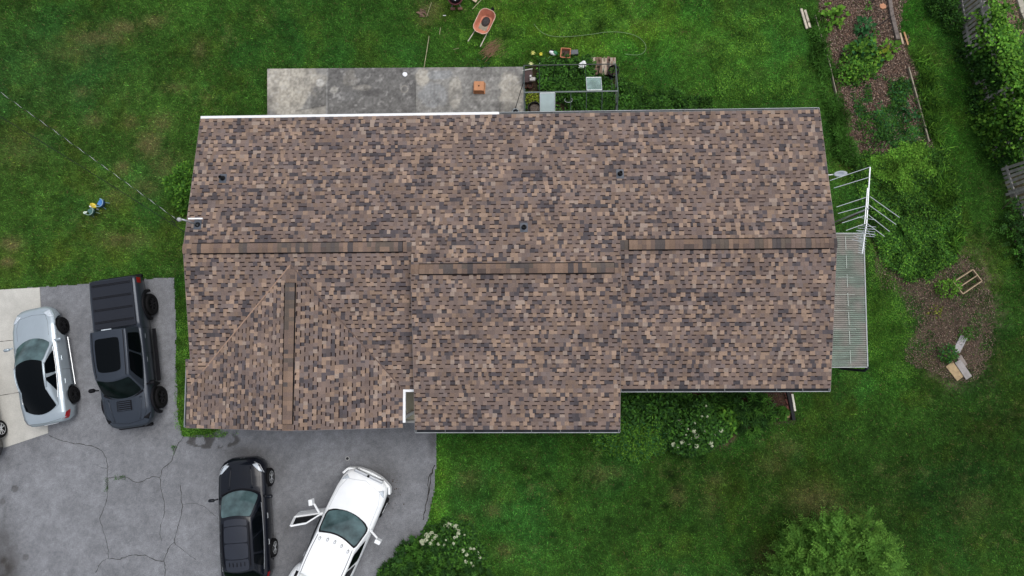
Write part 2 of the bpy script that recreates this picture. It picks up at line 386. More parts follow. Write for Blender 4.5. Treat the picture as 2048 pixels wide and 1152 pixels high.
ASTAIN = [(*in_px(d), d[4], d[5]) for d in [  # px,py,rx,ry,strength,soft
    (30, 977, 7, 7, .5, 0), (52, 1114, 7, 7, .5, 0), (6, 1003, 6, 6, .45, 0), (10, 1030, 5, 24, .35, 1), (10, 1135, 34, 60, .75, 1), (6, 1080, 24, 40, .6, 1), (15, 930, 5, 14, .2, 1),
    (490, 905, 50, 14, .45, 1), (560, 940, 24, 30, .3, 1), (770, 960, 30, 34, .45, 1), (745, 940, 34, 10, .3, 1), (780, 985, 12, 30, .3, 1), (600, 1120, 40, 50, .3, 1), (330, 590, 30, 30, .12, 1), (865, 880, 8, 30, .6, 1), (862, 1000, 10, 60, .3, 1), (830, 1080, 20, 20, .45, 1),
    (300, 860, 60, 14, .15, 1), (580, 1050, 26, 60, .3, 1), (180, 870, 60, 10, .12, 1)]]
def asphalt_col(x, y):
    n1 = fbm(x, y, .5, 31); n2 = fbm(x, y, 2.5, 37); n3 = fbm(x, y, 11, 41, 2)
    c = np.ones((len(x), 3)) * np.array([.200, .206, .220]) * ((.78 + .35 * n1) * (.8 + .4 * n2) * (.82 + .36 * n3))[:, None]
    st = 0 * x
    for cx, cy, rx, ry, s, soft in ASTAIN:
        q = ((x - cx) / rx) ** 2 + ((y - cy) / ry) ** 2
        st = np.maximum(st, s * (np.exp(-q) * (.4 + 1.1 * n2) if soft else sstep(1.25, .8, q)))
    # seal patches near the garage corner
    cx, cy, rx, ry = in_px((425, 880, 55, 17))
    q = ((x - cx) / rx) ** 2 + ((y - cy) / ry) ** 2
    st = np.maximum(st, .66 * sstep(1.1, .9, q) * sstep(.43, .47, fbm(x, y, 3.2, 90, 3)))
    c = c * (1 - np.clip(st, 0, .85))[:, None] + np.clip(st, 0, 1)[:, None] * np.array([.03, .025, .02])
    return c
M_asph = mat('asphalt', attr=True, rough=.95, var=.08, ns=3, fine=.24, fs=34, bump=.35, bs=120, spec=.08)
kind(field_sheet('driveway', driveway, .006, .055, asphalt_col, M_asph), 'structure')
def conc_col(x, y):
    n1 = fbm(x, y, .9, 61); n2 = fbm(x, y, 4, 67)
    return np.ones((len(x), 3)) * np.array([.50, .49, .45]) * ((.84 + .25 * n1) * (.9 + .2 * n2))[:, None]
def slab(name, corners, ztop, th, nu, nv, fn, m):
    V, F, c = quad_sheet(name, corners, ztop, nu, nv, fn, m)
    n = len(V); cc = [(p[0], p[1], z) for z in (ztop - .001, -th) for p in corners]
    V = np.concatenate([V, np.array(cc)]); c = np.concatenate([c, np.tile(c[:1] * .8, (8, 1))])
    F = np.concatenate([F, np.array([[n + i, n + (i + 1) % 4, n + 4 + (i + 1) % 4, n + 4 + i] for i in range(4)])])
    return kind(link(name, np_mesh(name, V, F, c), m), 'structure')
M_conc = mat('concrete', attr=True, rough=.88, var=.06, ns=2, fine=.12, fs=50, bump=.2, bs=150, spec=.2)
pad4 = concrete_pad
padA = [concrete_pad[0], tuple(P(-80, 925)[:2]), tuple(P(97, 866)[:2]), tuple(P(80, 575)[:2])]
slab('concrete_pad', [tuple(P(-80, 584)[:2]), tuple(P(-80, 925)[:2]), tuple(P(97, 866)[:2]), tuple(P(80, 575)[:2])], .03, .08, 60, 70, conc_col, M_conc)

# patio: four bays of old stained concrete
def patio_col(x, y):
    k = 1 / 51.0
    n1 = fbm(x, y, 1.1, 71); n2 = fbm(x, y, 4, 73); n3 = fbm(x, y, 14, 79, 2)
    base = np.ones((len(x), 3)) * np.array([.225, .22, .205])
    def T(px, py): q = P(px, py, .08); return q.x, q.y
    def ell(px, py, rx, ry, e=1.0):
        cx, cy = T(px, py); q = ((x - cx) / (rx * k)) ** 2 + ((y - cy) / (ry * k)) ** 2
        return sstep(1.2, .7, q + (n2 - .5) * e + (n1 - .5) * e)
    pale = np.array([.42, .39, .33]); dk = np.array([.075, .072, .07]); blu = np.array([.29, .31, .33])
    c = base
    def mix(c, w, col, a=1): w = (np.clip(w, 0, 1) * a)[:, None]; return c * (1 - w) + w * np.array(col)
    xm = T(654, 190)[0]; xr = T(831, 190)[0]
    c = mix(c, ((x > xm) & (x < xr)).astype(float), [.13, .127, .122], .9)
    c = mix(c, ell(580, 165, 60, 45), pale, .8); c = mix(c, ell(570, 205, 40, 30), pale, .7)
    c = mix(c, ell(636, 195, 18, 40), dk, .5); c = mix(c, ell(540, 220, 14, 30), dk, .3)
    c = mix(c, ell(640, 160, 14, 14, 1.6), pale, .35); c = mix(c, ell(700, 158, 16, 18, 1.6), pale, .25); c = mix(c, ell(720, 176, 26, 6, 1.6), pale, .28); c = mix(c, ell(693, 193, 24, 11, .4), [.17, .168, .163], .6)
    c = mix(c, ell(734, 203, 19, 13, .6), [.18, .176, .168], .6); c = mix(c, ell(745, 185, 24, 9), dk, .5); c = mix(c, ell(790, 175, 30, 14), [.2, .195, .185], .35)
    c = mix(c, ell(845, 155, 14, 20), pale, .7); c = mix(c, ell(910, 180, 14, 34), pale, .45); c = mix(c, ell(865, 190, 30, 26), blu, .35); c = mix(c, ell(880, 150, 30, 10), blu, .4)
    c = mix(c, ell(1020, 185, 26, 55), pale, .65); c = mix(c, ell(1010, 215, 24, 14), dk, .4); c = mix(c, ell(960, 190, 40, 40), [.2, .2, .19], .4); c = mix(c, ell(975, 215, 40, 16), [.19, .185, .175], .4)
    for px, py, r, col, e in ((640, 165, 8.5, [.42, .41, .38], .1), (668, 180, 8, [.3, .29, .26], .15), (615, 163, 8, [.38, .36, .31], .5)):
        c = mix(c, ell(px, py, r, r, e), col, .9)
    for px, py, r in ((809, 178, 7), (1020, 189, 8)):
        cx, cy = T(px, py); q = np.hypot(x - cx, y - cy) / k
        c = mix(c, np.exp(-((q - r) / 1.2) ** 2) * sstep(.3, .6, n2 + .2), pale, .6)
    c = mix(c, sstep(.55, .75, fbm(x, y, 2.3, 99)), dk, .35)
    c = mix(c, sstep(.62, .75, fbm(x, y, 7, 101, 3)), [.4, .39, .37], .35)
    # saw joints
    for px in (654, 831, 1000):
        q = np.abs(x - T(px, 190)[0]); c = mix(c, np.exp(-(q / .018) ** 2), [.3, .3, .29] if px == 654 else [.06, .06, .055], .7 if px != 1000 else .3)
    ax, ay = T(590, 222); bx, by = T(652, 211)
    yy = ay + (x - ax) / (bx - ax) * (by - ay)
    c = mix(c, ((x > ax) & (x < bx) & (y < yy)).astype(float), [.3, .285, .25], .8)
    c = mix(c, np.where((x > ax) & (x < bx), np.exp(-((y - yy) / .03) ** 2), 0), [.08, .075, .07], .6)
    return c * ((.6 + .8 * n3) * (.8 + .4 * n2))[:, None]
slab('patio', [patio[3], patio[2], patio[1], patio[0]], .08, .05, 260, 66, patio_col, M_conc)
slab('porch_slab', [(-8.9, -2.98), (-4.0, -2.98), (-4.0, -1.0), (-8.9, -1.0)], .1, .05, 80, 30, lambda x, y: conc_col(x, y) * np.array([.8, .76, .6]), M_conc)
mb = MB(); mb.box((-7.2, -3.06, .03), (6.6, .1, .14)); kind(mb.build('slab_edge', mat('pale_concrete', (.45, .44, .4), .85, var=.25, ns=5), bevel=.02), 'structure')

# road beyond the fence with a concrete kerb
kind(field_sheet('road', roadp, -.02, .25, lambda x, y: np.ones((len(x), 3)) * np.array([.22, .22, .23]) * (.8 + .4 * fbm(x, y, 2, 5))[:, None], M_asph), 'structure')
mb = MB(); kp = [P(a, b, .05) for a, b in ((2030, -40), (2037, 0), (2045, 28), (2060, 58), (2082, 92), (2112, 130))]
for a, b in zip(kp[:-1], kp[1:]): mb.bar(a, b, .22, .2)
kind(mb.build('kerb', mat('kerb_stone', (.36, .34, .28), .9, var=.25, ns=8), bevel=.02), 'structure')

# cracks in the asphalt
def ribbon(mb, pts, w0, w1, z, jit=.02, col=None, seed=0):
    r = random.Random(seed); P3 = [P(a, b, z) for a, b in pts]; fine = []
    for a, b in zip(P3[:-1], P3[1:]):
        n = max(2, int((b - a).length / .09))
        for i in range(n): fine.append(a.lerp(b, i / n) + Vector((r.uniform(-jit, jit), r.uniform(-jit, jit), 0)))
    fine.append(P3[-1]); N = len(fine); vs = []
    for i, p in enumerate(fine):
        t = (fine[min(i + 1, N - 1)] - fine[max(0, i - 1)]).normalized(); nn = Vector((-t.y, t.x, 0))
        ww = (w0 + (w1 - w0) * i / N) * r.uniform(.5, 1.4) / 2
        vs += [p - nn * ww, p + nn * ww]
    mb.add(vs, [(2 * i, 2 * i + 1, 2 * i + 3, 2 * i + 2) for i in range(N - 1)], col)
mb = MB()
CR = [([(97, 870), (118, 880), (140, 886), (172, 890), (188, 893), (204, 902), (213, 917), (215, 935), (214, 955), (215, 992), (209, 1012), (199, 1037), (205, 1055), (216, 1095), (217, 1116)], .03, .02),
      ([(194, 930), (205, 936), (214, 937)], .015, .02), ([(216, 956), (232, 954), (250, 954), (276, 966), (303, 954), (319, 955)], .02, .025),
      ([(368, 872), (352, 895), (343, 922), (325, 938), (320, 955), (322, 980), (328, 1005), (329, 1030), (321, 1048), (320, 1068), (324, 1082)], .03, .018),
      ([(361, 970), (363, 1005), (365, 1013), (361, 1035), (354, 1058), (348, 1084), (336, 1098), (328, 1120), (331, 1140), (330, 1160)], .022, .035),
      ([(191, 1146), (203, 1122), (215, 1117), (240, 1118), (262, 1111), (290, 1110), (310, 1120), (328, 1122)], .025, .03),
      ([(348, 1086), (368, 1102), (392, 1120)], .02, .012), ([(365, 1008), (390, 1006), (410, 1014), (440, 1040)], .014, .012), ([(337, 925), (334, 950), (325, 970)], .01, .01), ([(205, 1090), (215, 1110)], .012, .01)]
for i, (p, a, b) in enumerate(CR): ribbon(mb, p, a * .8, b * .8, .011, .02, seed=i)
kind(mb.build('asphalt_crack', mat('crack_dark', (.025, .023, .02), .95, var=.2), fix=False), 'structure')
mb = MB(); r = random.Random(3)
for p, a, b in (([(870, 930), (862, 950), (858, 985), (852, 1010), (846, 1040)], .05, .03), ([(863, 945), (856, 960), (857, 990)], .03, .02)): ribbon(mb, p, a, b, .012, .02, seed=9)
kind(mb.build('asphalt_edge_crack', MATS['crack_dark'], fix=False), 'structure')
# joints in the concrete pad
mb = MB()
for a, b in (((0, 683), (40, 679)), ((0, 791), (48, 783)), ((-60, 690), (0, 683)), ((-60, 802), (0, 791))): ribbon(mb, [a, b], .018, .018, .034, 0)
kind(mb.build('pad_joint', MATS['crack_dark'], fix=False), 'structure')

# ================================================================== HOUSE
X0, X1, YN, YS, ZR, ZE = -12.07, 10.20, 8.17, -1.63, 3.868, 2.9
SL = (ZR - ZE) / ((YN - YS) / 2); YR = (YN + YS) / 2
MX0, MX1, MYR, MYS = -4.14, 2.96, 2.477, -3.02
MZR = ZE + SL * (YN - MYR); MZS = MZR - SL * (MYR - MYS)
CX, CL, CRT, CYS, CYT = -8.35, -12.25, -4.58, -2.95, 2.69
CZR = ZE + SL * (CYT - YS); 
house = thing('house', 'long low house with a brown and tan shingle roof', 'house', (0, 0, 0))

class Shingles:
    def __init__(s): s.mb = MB()
    def plane(s, org, ud, vd, L, H, clips, seed, course=.146):
        """org at eave corner, ud along eave, vd upslope (unit vectors), clips = convex polys in (u,v)"""
        r = random.Random(seed); org, ud, vd = Vector(org), Vector(ud), Vector(vd); nn = ud.cross(vd); 
        if nn.z < 0: nn = -nn
        W = lambda u, v, h: org + ud * u + vd * v + nn * h
        clips2 = []
        for c in clips:
            ar = sum(c[i][0] * c[(i + 1) % len(c)][1] - c[(i + 1) % len(c)][0] * c[i][1] for i in range(len(c)))
            clips2.append(c if ar > 0 else c[::-1])
        for row in range(int(H / course) + 2):
            v0 = row * course; v1 = v0 + course; u = -r.uniform(0, .3); tabf = r.random() < .5; prevd = 0
            while u < L:
                wd = r.choice([.12, .135, .15, .16, .17]) if tabf else r.choice([.09, .12, .13, .145, .16, .18])
                if r.random() < .03: wd += .12
                u1 = u + wd
                nz = float(fbm(np.array([u * .55 + seed * 13.]), np.array([row * 7.3 + 4.]), 1.2, 200 + seed, 2)[0])
                pd = (.09 if tabf else .24) + (.14 if prevd else 0) + (nz - .5) * .28
                q = r.random()
                if q < pd: cl = r.choice(DRK); prevd = 1
                elif q > (.72 if tabf else .90) + (nz - .5) * .2: cl = r.choice(TAN); prevd = 0
                else: cl = r.choice(MID); prevd = 0
                f = r.uniform(.92, 1.08); cl = (cl[0] * f, cl[1] * f, cl[2] * f)
                hh = .014 if tabf else .006
                for c in clips2:
                    pieces = [(v0, v1, cl)]
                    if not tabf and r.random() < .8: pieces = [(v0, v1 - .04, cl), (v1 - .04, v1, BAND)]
                    for a, b, cc in pieces:
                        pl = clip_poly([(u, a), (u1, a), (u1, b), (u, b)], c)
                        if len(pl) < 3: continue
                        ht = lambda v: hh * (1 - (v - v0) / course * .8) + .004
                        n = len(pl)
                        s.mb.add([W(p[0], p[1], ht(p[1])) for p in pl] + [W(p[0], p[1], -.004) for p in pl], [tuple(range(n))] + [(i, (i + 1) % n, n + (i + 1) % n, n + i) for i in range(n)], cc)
                u = u1; tabf = not tabf
sh = Shingles(); g_ = math.hypot(1, SL)
# north slope of the whole house (origin at east end, running west so that normals face up)
north = lambda xa, xb, yt: [(X1 - xb, 0), (X1 - xa, 0), (X1 - xa, (YN - yt) * g_), (X1 - xb, (YN - yt) * g_)]
sh.plane((X1, YN, ZE), (-1, 0, 0), Vector((0, -1, SL)).normalized(), X1 - X0, 6.2, [north(X0, MX0, YR), north(MX0, MX1, MYR), north(MX1, X1, YR)], 1)
# south main slope: u = x-CL, v from eave
yv = lambda y: (y - YS) * g_
uu = lambda x: x - CL
sh.plane((CL, YS, ZE), (1, 0, 0), Vector((0, 1, SL)).normalized(), X1 - CL, 5.2,
         [[(uu(X0), yv(-.54)), (uu(CL) + .62 * (CX - CL), yv(YS) + .0), (uu(CX), yv(CYT)), (uu(CX), yv(YR)), (uu(X0), yv(YR))][:0] or
          [(uu(X0), yv(-.54)), (uu(CL + (CX - CL) * (.54 * -1 - YS) / (CYT - YS)), yv(-.54)), (uu(CX), yv(CYT)), (uu(CX), yv(YR)), (uu(X0), yv(YR))],
          [(uu(CL), yv(YS)), (uu(CL + (CX - CL) * (-.54 - YS) / (CYT - YS)), yv(-.54)), (uu(CL), yv(-.54))],
          [(uu(CX), yv(CYT)), (uu(CRT), yv(YS)), (uu(MX0), yv(YS)), (uu(MX0), yv(YR)), (uu(CX), yv(YR))],
          [(uu(MX1), yv(YS)), (uu(X1), yv(YS)), (uu(X1), yv(YR)), (uu(MX1), yv(YR))]], 2)
# raised middle section, south slope
sh.plane((MX0, MYS, MZS), (1, 0, 0), Vector((0, 1, SL)).normalized(), MX1 - MX0, 5.8, [[(0, 0), (MX1 - MX0, 0), (MX1 - MX0, (MYR - MYS) * g_), (0, (MYR - MYS) * g_)]], 3)
# carport gable: west and east slopes
sw = (CZR - ZE) / (CX - CL); gw = math.hypot(1, sw); se = (CZR - ZE) / (CRT - CX); ge = math.hypot(1, se)
sh.plane((CL, CYT, ZE), (0, -1, 0), Vector((1, 0, sw)).normalized(), CYT - CYS, 4.2, [[(CYT - YS, 0), (CYT - CYS, 0), (CYT - CYS, (CX - CL) * gw), (0, (CX - CL) * gw)]], 4)
sh.plane((CRT, CYS, ZE), (0, 1, 0), Vector((-1, 0, se)).normalized(), CYT - CYS, 4.2, [[(0, 0), (YS - CYS, 0), (CYT - CYS, (CRT - CX) * ge), (0, (CRT - CX) * ge)]], 5)
roof = sh.mb.build('roof', M_shingle, house, fix=False)

# roof deck under the shingles + fascia/rake boards
mb = MB(); T_ = .14
def deck(pts):
    n = len(pts); vs = [Vector(p) + Vector((0, 0, -.006)) for p in pts] + [Vector(p) + Vector((0, 0, -T_)) for p in pts]
    mb.add(vs, [tuple(range(n)), tuple(range(2 * n - 1, n - 1, -1))] + [(i, (i + 1) % n, n + (i + 1) % n, n + i) for i in range(n)])
i_ = .02
deck([(X0 + i_, YN - i_, ZE), (MX0, YN - i_, ZE), (MX0, YR, ZR), (X0 + i_, YR, ZR)])
deck([(MX0, YN - i_, ZE), (MX1, YN - i_, ZE), (MX1, MYR, MZR), (MX0, MYR, MZR)])
deck([(MX1, YN - i_, ZE), (X1 - i_, YN - i_, ZE), (X1 - i_, YR, ZR), (MX1, YR, ZR)])
ylw = -.54; xlw = CL + (CX - CL) * (ylw - YS) / (CYT - YS); zlw = ZE + SL * (ylw - YS)
deck([(X0 + i_, ylw, zlw), (xlw, ylw, zlw), (CX, CYT, CZR), (CX, YR, ZR), (X0 + i_, YR, ZR)])
deck([(CX, CYT, CZR), (CRT, YS + i_, ZE), (MX0, YS + i_, ZE), (MX0, YR, ZR), (CX, YR, ZR)])
deck([(MX1, YS + i_, ZE), (X1 - i_, YS + i_, ZE), (X1 - i_, YR, ZR), (MX1, YR, ZR)])
deck([(MX0, MYS + i_, MZS), (MX1, MYS + i_, MZS), (MX1, MYR, MZR), (MX0, MYR, MZR)])
deck([(CL + i_, CYS + i_, ZE), (CX, CYS + i_, CZR), (CX, CYT, CZR), (CL + i_, YS, ZE)])
deck([(CRT - i_, CYS + i_, ZE), (CX, CYS + i_, CZR), (CX, CYT, CZR), (CRT - i_, YS, ZE)])
mb.build('roof_deck', mat('deck_board', (.1, .09, .085), .9, var=.2), house)
# gable walls of the raised section
mb = MB()
for x in (MX0 + .14, MX1 - .14):
    vs = [(x, MYS + .4, 2.6), (x, MYS + .4, MZS + SL * .4 - .15), (x, MYR, MZR - .15), (x, YR + .3, ZR - .1), (x, YR, 2.6)]
    vs2 = [(a + .08 * (1 if x < 0 else -1), b, c) for a, b, c in vs]
    mb = MB(); mb.add(vs + vs2, [(0, 1, 2, 3, 4), (9, 8, 7, 6, 5)] + [(k, (k + 1) % 5, 5 + (k + 1) % 5, 5 + k) for k in range(5)])
    mb.build('gable_wall', M_wall, house)
# white drip edges on the rakes
M_trimb = mat('brown_trim', (.2, .17, .16), .6, var=.1)
def edge(a, b, w=.025, h=.1): mb = MB(); mb.bar(Vector(a) - Vector((0, 0, .05)), Vector(b) - Vector((0, 0, .05)), w, h); mb.build('drip_edge', M_trimb, house)
edge((X0, YN, ZE), (X0, YR, ZR)); edge((X0, YR, ZR), (X0, ylw, zlw)); edge((X1, YN, ZE), (X1, YR, ZR)); edge((X1, YR, ZR), (X1, YS, ZE))
edge((MX0, MYS, MZS), (MX0, MYR, MZR)); edge((MX1, MYS, MZS), (MX1, MYR, MZR)); edge((CL, CYS, ZE), (CX, CYS, CZR)); edge((CX, CYS, CZR), (CRT, CYS, ZE))

# valley lines: thin exposed metal/cut edge
mb = MB()
for xx in (CL + .6, CRT):
    mb = MB(); a = Vector((CX, CYT, CZR + .02)); b = Vector((xx, YS + (.66 if xx < CX else 0), ZE + (.13 if xx < CX else 0) + .02)); mb.bar(a, b, .04, .014); mb.build('valley', mat('valley_cut_light', srgb(150, 124, 106), .9, var=.15) if xx < CX else mat('valley_cut', srgb(96, 80, 72), .9, var=.15), house)

# ridge vents with cap shingles
def ridge_cap(a, b, vent_from, vent_to, seed, perp, s1, s2, lift=.055, wd=.165):
    """cap along ridge a->b; vent section lifted"""
    r = random.Random(seed); a, b = Vector(a), Vector(b); L = (b - a).length; d = (b - a) / L; perp = Vector(perp)
    mbc = MB(); mbv = MB(); t = 0; prev = 0; lift0 = None; lift1 = 0
    while t < L - .01:
        t1 = min(L, t + .146 * r.choice([1, 1, 1, 1.3]))
        v = vent_from <= t < vent_to
        if v: lift0 = t if lift0 is None else lift0; lift1 = t1
        h = (lift if v else .012) + .004
        q = r.random(); dk = q < (.2 + .4 * prev); prev = dk
        c = r.choice([srgb(92, 84, 78), srgb(86, 80, 78), srgb(98, 88, 80)]) if dk else r.choice([srgb(114, 97, 86), srgb(120, 101, 88), srgb(109, 94, 86), srgb(128, 108, 94), srgb(113, 97, 89)])
        if r.random() < .05: c = srgb(78, 73, 73)
        for sg, sl in ((1, s1), (-1, s2)):
            if sg < 0 and r.random() < .45: c = r.choice([srgb(88, 78, 74), srgb(116, 99, 87), srgb(106, 91, 83), srgb(126, 107, 94)])
            o = perp * sg * wd; z = Vector((0, 0, 1))
            p = [a + d * t + z * (h + .01), a + d * t1 + z * h, a + d * t1 + o + z * (h - sl * wd), a + d * t + o + z * (h + .01 - sl * wd)]
            if sg < 0: p = p[::-1]
            q_ = [x - z * .012 for x in p]
            mbc.add(p + q_, [(0, 1, 2, 3), (7, 6, 5, 4)] + [(k, (k + 1) % 4, 4 + (k + 1) % 4, 4 + k) for k in range(4)], c)
        t = t1
    mbc.build('ridge_cap', M_shingle, house, fix=False)
    v0, v1 = a + d * (lift0 - .012), a + d * (lift1 + .012)
    vs = []
    for e in (v0, v1):
        for sg, sl in ((-1, s2), (0, 0), (1, s1)):
            o = perp * sg * (wd + .03); vs.append(e + o + Vector((0, 0, lift - .014 - sl * wd)))
        for sg, sl in ((-1, s2), (0, 0), (1, s1)):
            o = perp * sg * (wd + .03); vs.append(e + o + Vector((0, 0, -.01 - sl * wd)))
    mbv.add(vs, [(0, 1, 7, 6), (1, 2, 8, 7), (2, 5, 11, 8), (0, 6, 9, 3), (0, 3, 4, 1), (1, 4, 5, 2), (6, 7, 10, 9), (7, 8, 11, 10)])
    mbv.build('ridge_vent', mat('vent_black', (.008, .007, .007), .9, var=.1, spec=.03), house)
ridge_cap((X0 - .02, YR, ZR), (MX0, YR, ZR), .28, 7.6, 1, (0, 1, 0), SL, SL)
ridge_cap((MX1, YR, ZR), (X1 + .02, YR, ZR), .16, 6.95, 2, (0, 1, 0), SL, SL)
ridge_cap((MX0, MYR, MZR), (MX1, MYR, MZR), .2, 6.85, 3, (0, 1, 0), SL, SL)
ridge_cap((CX, CYT, CZR), (CX, CYS, CZR), .5, 5.3, 4, (-1, 0, 0), sw, se)

# gutters
def gutter(name, a, b, out, inner, lip_t=.02, wdt=.12, depth=.07):
    a, b, o = Vector(a), Vector(b), Vector(out); z = Vector((0, 0, 1))
    m = MB(); m.bar(a + o * (wdt - lip_t / 2) - z * .06, b + o * (wdt - lip_t / 2) - z * .06, lip_t, depth)
    d = (b - a).normalized()
    for e, s in ((a, -1), (b, 1)): m.bar(e + o * (-.0) - z * .05 + d * s * .006, e + o * (wdt - lip_t - .001) - z * .05 + d * s * .006, .012, depth - .004)
    gt = m.build(name, mat('gutter_white', (.30, .32, .33), .5, var=.15, ns=3), house)
    m2 = MB(); m2.bar(a + o * (wdt / 2 - .01) - z * .09, b + o * (wdt / 2 - .01) - z * .09, wdt - lip_t - .004, .016); m2.build('trough', inner, gt)
    L = (b - a).length; n = max(2, int(L / 0.9))
    for k in range(n + 1):
        c = a + d * (.05 + (L - .1) * k / n); m3 = MB(); m3.bar(c - z * .008, c + o * (wdt - .012) - z * .008, .02, .012); m3.build('bracket', mat('bracket_grey', (.16, .17, .17), .6, var=.1), gt)
    return gt
xsplit = P(998, 233, ZE).x
mb = MB(); mb.bar((X0, YN + .05, ZE - .035), (xsplit, YN + .05, ZE - .035), .1, .09); mb.build('gutter_cover', M_white, house, bevel=.01)
gutter('gutter', (xsplit + .02, YN, ZE), (X1, YN, ZE), (0, 1, 0), mat('gutter_grey', (.13, .14, .145), .6, var=.2, ns=5), wdt=.1)
gutter('gutter', (MX1 + .03, YS, ZE), (X1, YS, ZE), (0, -1, 0), M_gdark)
gutter('gutter', (MX0, MYS, MZS), (MX1, MYS, MZS), (0, -1, 0), M_gdark)
gutter('gutter', (CL, CYS + .02, ZE), (CL, -.56, ZE), (-1, 0, 0), M_gdark, wdt=.1)
mb = MB(); mb.bar((CRT + .045, CYS + .17, ZE - .04), (CRT + .045, YS, ZE - .04), .09, .1); mb.bar((CRT, YS - .045, ZE - .041), (MX0 - .02, YS - .045, ZE - .041), .09, .098)
mb.build('fascia', M_white, house)
# downspouts
mb = MB()
for x, y in ((9.55, YS - .02), ):
    mb.bar((x, y, ZE - .1), (x, -1.25, 2.5), .07, .06); mb.bar((x, -1.25, 2.5), (x, -1.25, .15), .07, .06); mb.bar((x, -1.25, .12), (x, -1.8, .05), .07, .06)
mb.build('downspout', M_gdark, house)
# walls, windows, doors (seen from other positions)
mb = MB()
def wallbox(xa, ya, xb, yb, h=2.85): mb.box(((xa + xb) / 2, (ya + yb) / 2, h / 2 - .05), (abs(xb - xa), abs(yb - ya), h))
wallbox(-11.6, -1.2, -3.75, 7.75, 2.8); wallbox(-3.75, -2.6, 2.55, 7.75, 2.8); wallbox(2.55, -1.2, 9.75, 7.75, 2.8)
wallbox(-11.75, -2.55, -11.55, -1.2, 2.8)
mb.build('wall', mat('brick_wall', (.32, .2, .16), .85, var=.25, ns=14, bump=.3), house)
def window(x, y, z, w_, h_, face):
    dx, dy = face; m = MB(); m.box((x + dx * .02, y + dy * .02, z), (w_ + .12 if dy else .06, .06 if dy else w_ + .12, h_ + .12)); f = m.build('window', M_white, house)
    m = MB(); m.box((x + dx * .055, y + dy * .055, z), (w_ if dy else .02, .02 if dy else w_, h_)); m.build('pane', M_glassd, f)
for x in (-9.5, -6.5, 4.2, 7.6): window(x, 7.75, 1.6, 1.3, 1.1, (0, 1))
for x in (4.4, 7.4): window(x, -1.2, 1.6, 1.5, 1.2, (0, -1))
for x in (-2.3, 1.0): window(x, -2.6, 1.5, 1.5, 1.4, (0, -1))
window(9.75, 5.5, 1.6, 1.2, 1.1, (1, 0)); window(-11.6, 5.2, 1.6, 1.2, 1.1, (-1, 0))
mb = MB(); mb.box((-.6, -2.63, 1.05), (.95, .07, 2.1)); d_ = mb.build('door', M_white, house, bevel=.01); mb = MB(); mb.lathe([(0, -.03), (.03, 0), (0, .03)], (-.25, -2.7, 1.05), 8); mb.build('handle', M_galv, d_)
mb = MB(); mb.box((-9.6, -1.23, 1.15), (3.2, .07, 2.3)); mb.build('garage_door', M_white, house)
for px in (-8.9 + .1, CRT - .15): mb = MB(); mb.box((px, CYS + .25, 1.4), (.12, .12, 2.7)); mb.build('post', M_white, house)
mb = MB(); vs = [(CL + .3, CYS + .3, ZE - .1), (CX, CYS + .3, CZR - .16), (CRT - .2, CYS + .3, ZE - .1)]
mb.add(vs + [(a, b + .06, c) for a, b, c in vs], [(0, 1, 2), (5, 4, 3), (0, 3, 4, 1), (1, 4, 5, 2), (0, 2, 5, 3)]); mb.build('gable', M_wall, house)

# roof vents (pipe boots)
def roofz(y, north=True): return ZE + SL * (YN - y)
for px, py, hh in ((446, 357, .26), (1240, 348, .26), (1048, 455, .26), (396, 450, .05)):
    p = P(px, py, 3.55); p = P(px, py, roofz(p.y)); m = MB(); z = roofz(p.y)
    m.box((p.x, p.y - .0, z + .022), (.26, .34, .01), M=Matrix.Rotation(-math.atan(SL), 3, 'X'))
    fl_ = m.build('vent_flashing', mat('flashing', (.07, .08, .1), .5, var=.15), house)
    m = MB(); m.lathe([(.1, 0), (.085, .05), (.06, .1), (.058, hh), (.045, hh), (.045, hh - .08), (0, hh - .08)], (p.x, p.y, z), 20)
    m.build('vent_pipe', M_black, house, smooth=False)
# electrical service mast at the west rake
base = P(397, 450, roofz(5.0)); mx, my = base.x, base.y
mb = MB(); mb.tube([(mx, my, base.z - .05), (mx, my, 4.25), (mx - .05, my + .02, 4.42), (mx - .16, my + .04, 4.46)], .032, 10); sm = mb.build('service_mast', M_galv, house, smooth=True)
mb = MB(); mb.lathe([(0, .1), (.06, .08), (.075, 0), (.05, -.06), (0, -.07)], (mx - .2, my + .03, 4.46), 14); mb.build('weatherhead', mat('grey_cast', (.35, .36, .36), .5, var=.2), sm, smooth=True)
mb = MB(); mb.box((mx + .12, my + .14, 4.0), (.5, .05, .05)); mb.build('crossarm', mat('white_pvc', (.85, .86, .88), .3, var=.03), sm)
mb = MB(); r = random.Random(2)
for k in range(3):
    pts = [(mx - .2, my + .03, 4.44)] + [(mx - .25 - .1 * j + r.uniform(-.05, .05), my + r.uniform(-.12, .12) + .02 * j, 4.4 - .12 * math.sin(j * 1.2)) for j in range(1, 4)] + [(mx - .38, my + .05 - .1 * k, 4.35)]
    mb.tube(pts, .009, 5)
mb.build('wire_loop', M_black, sm)
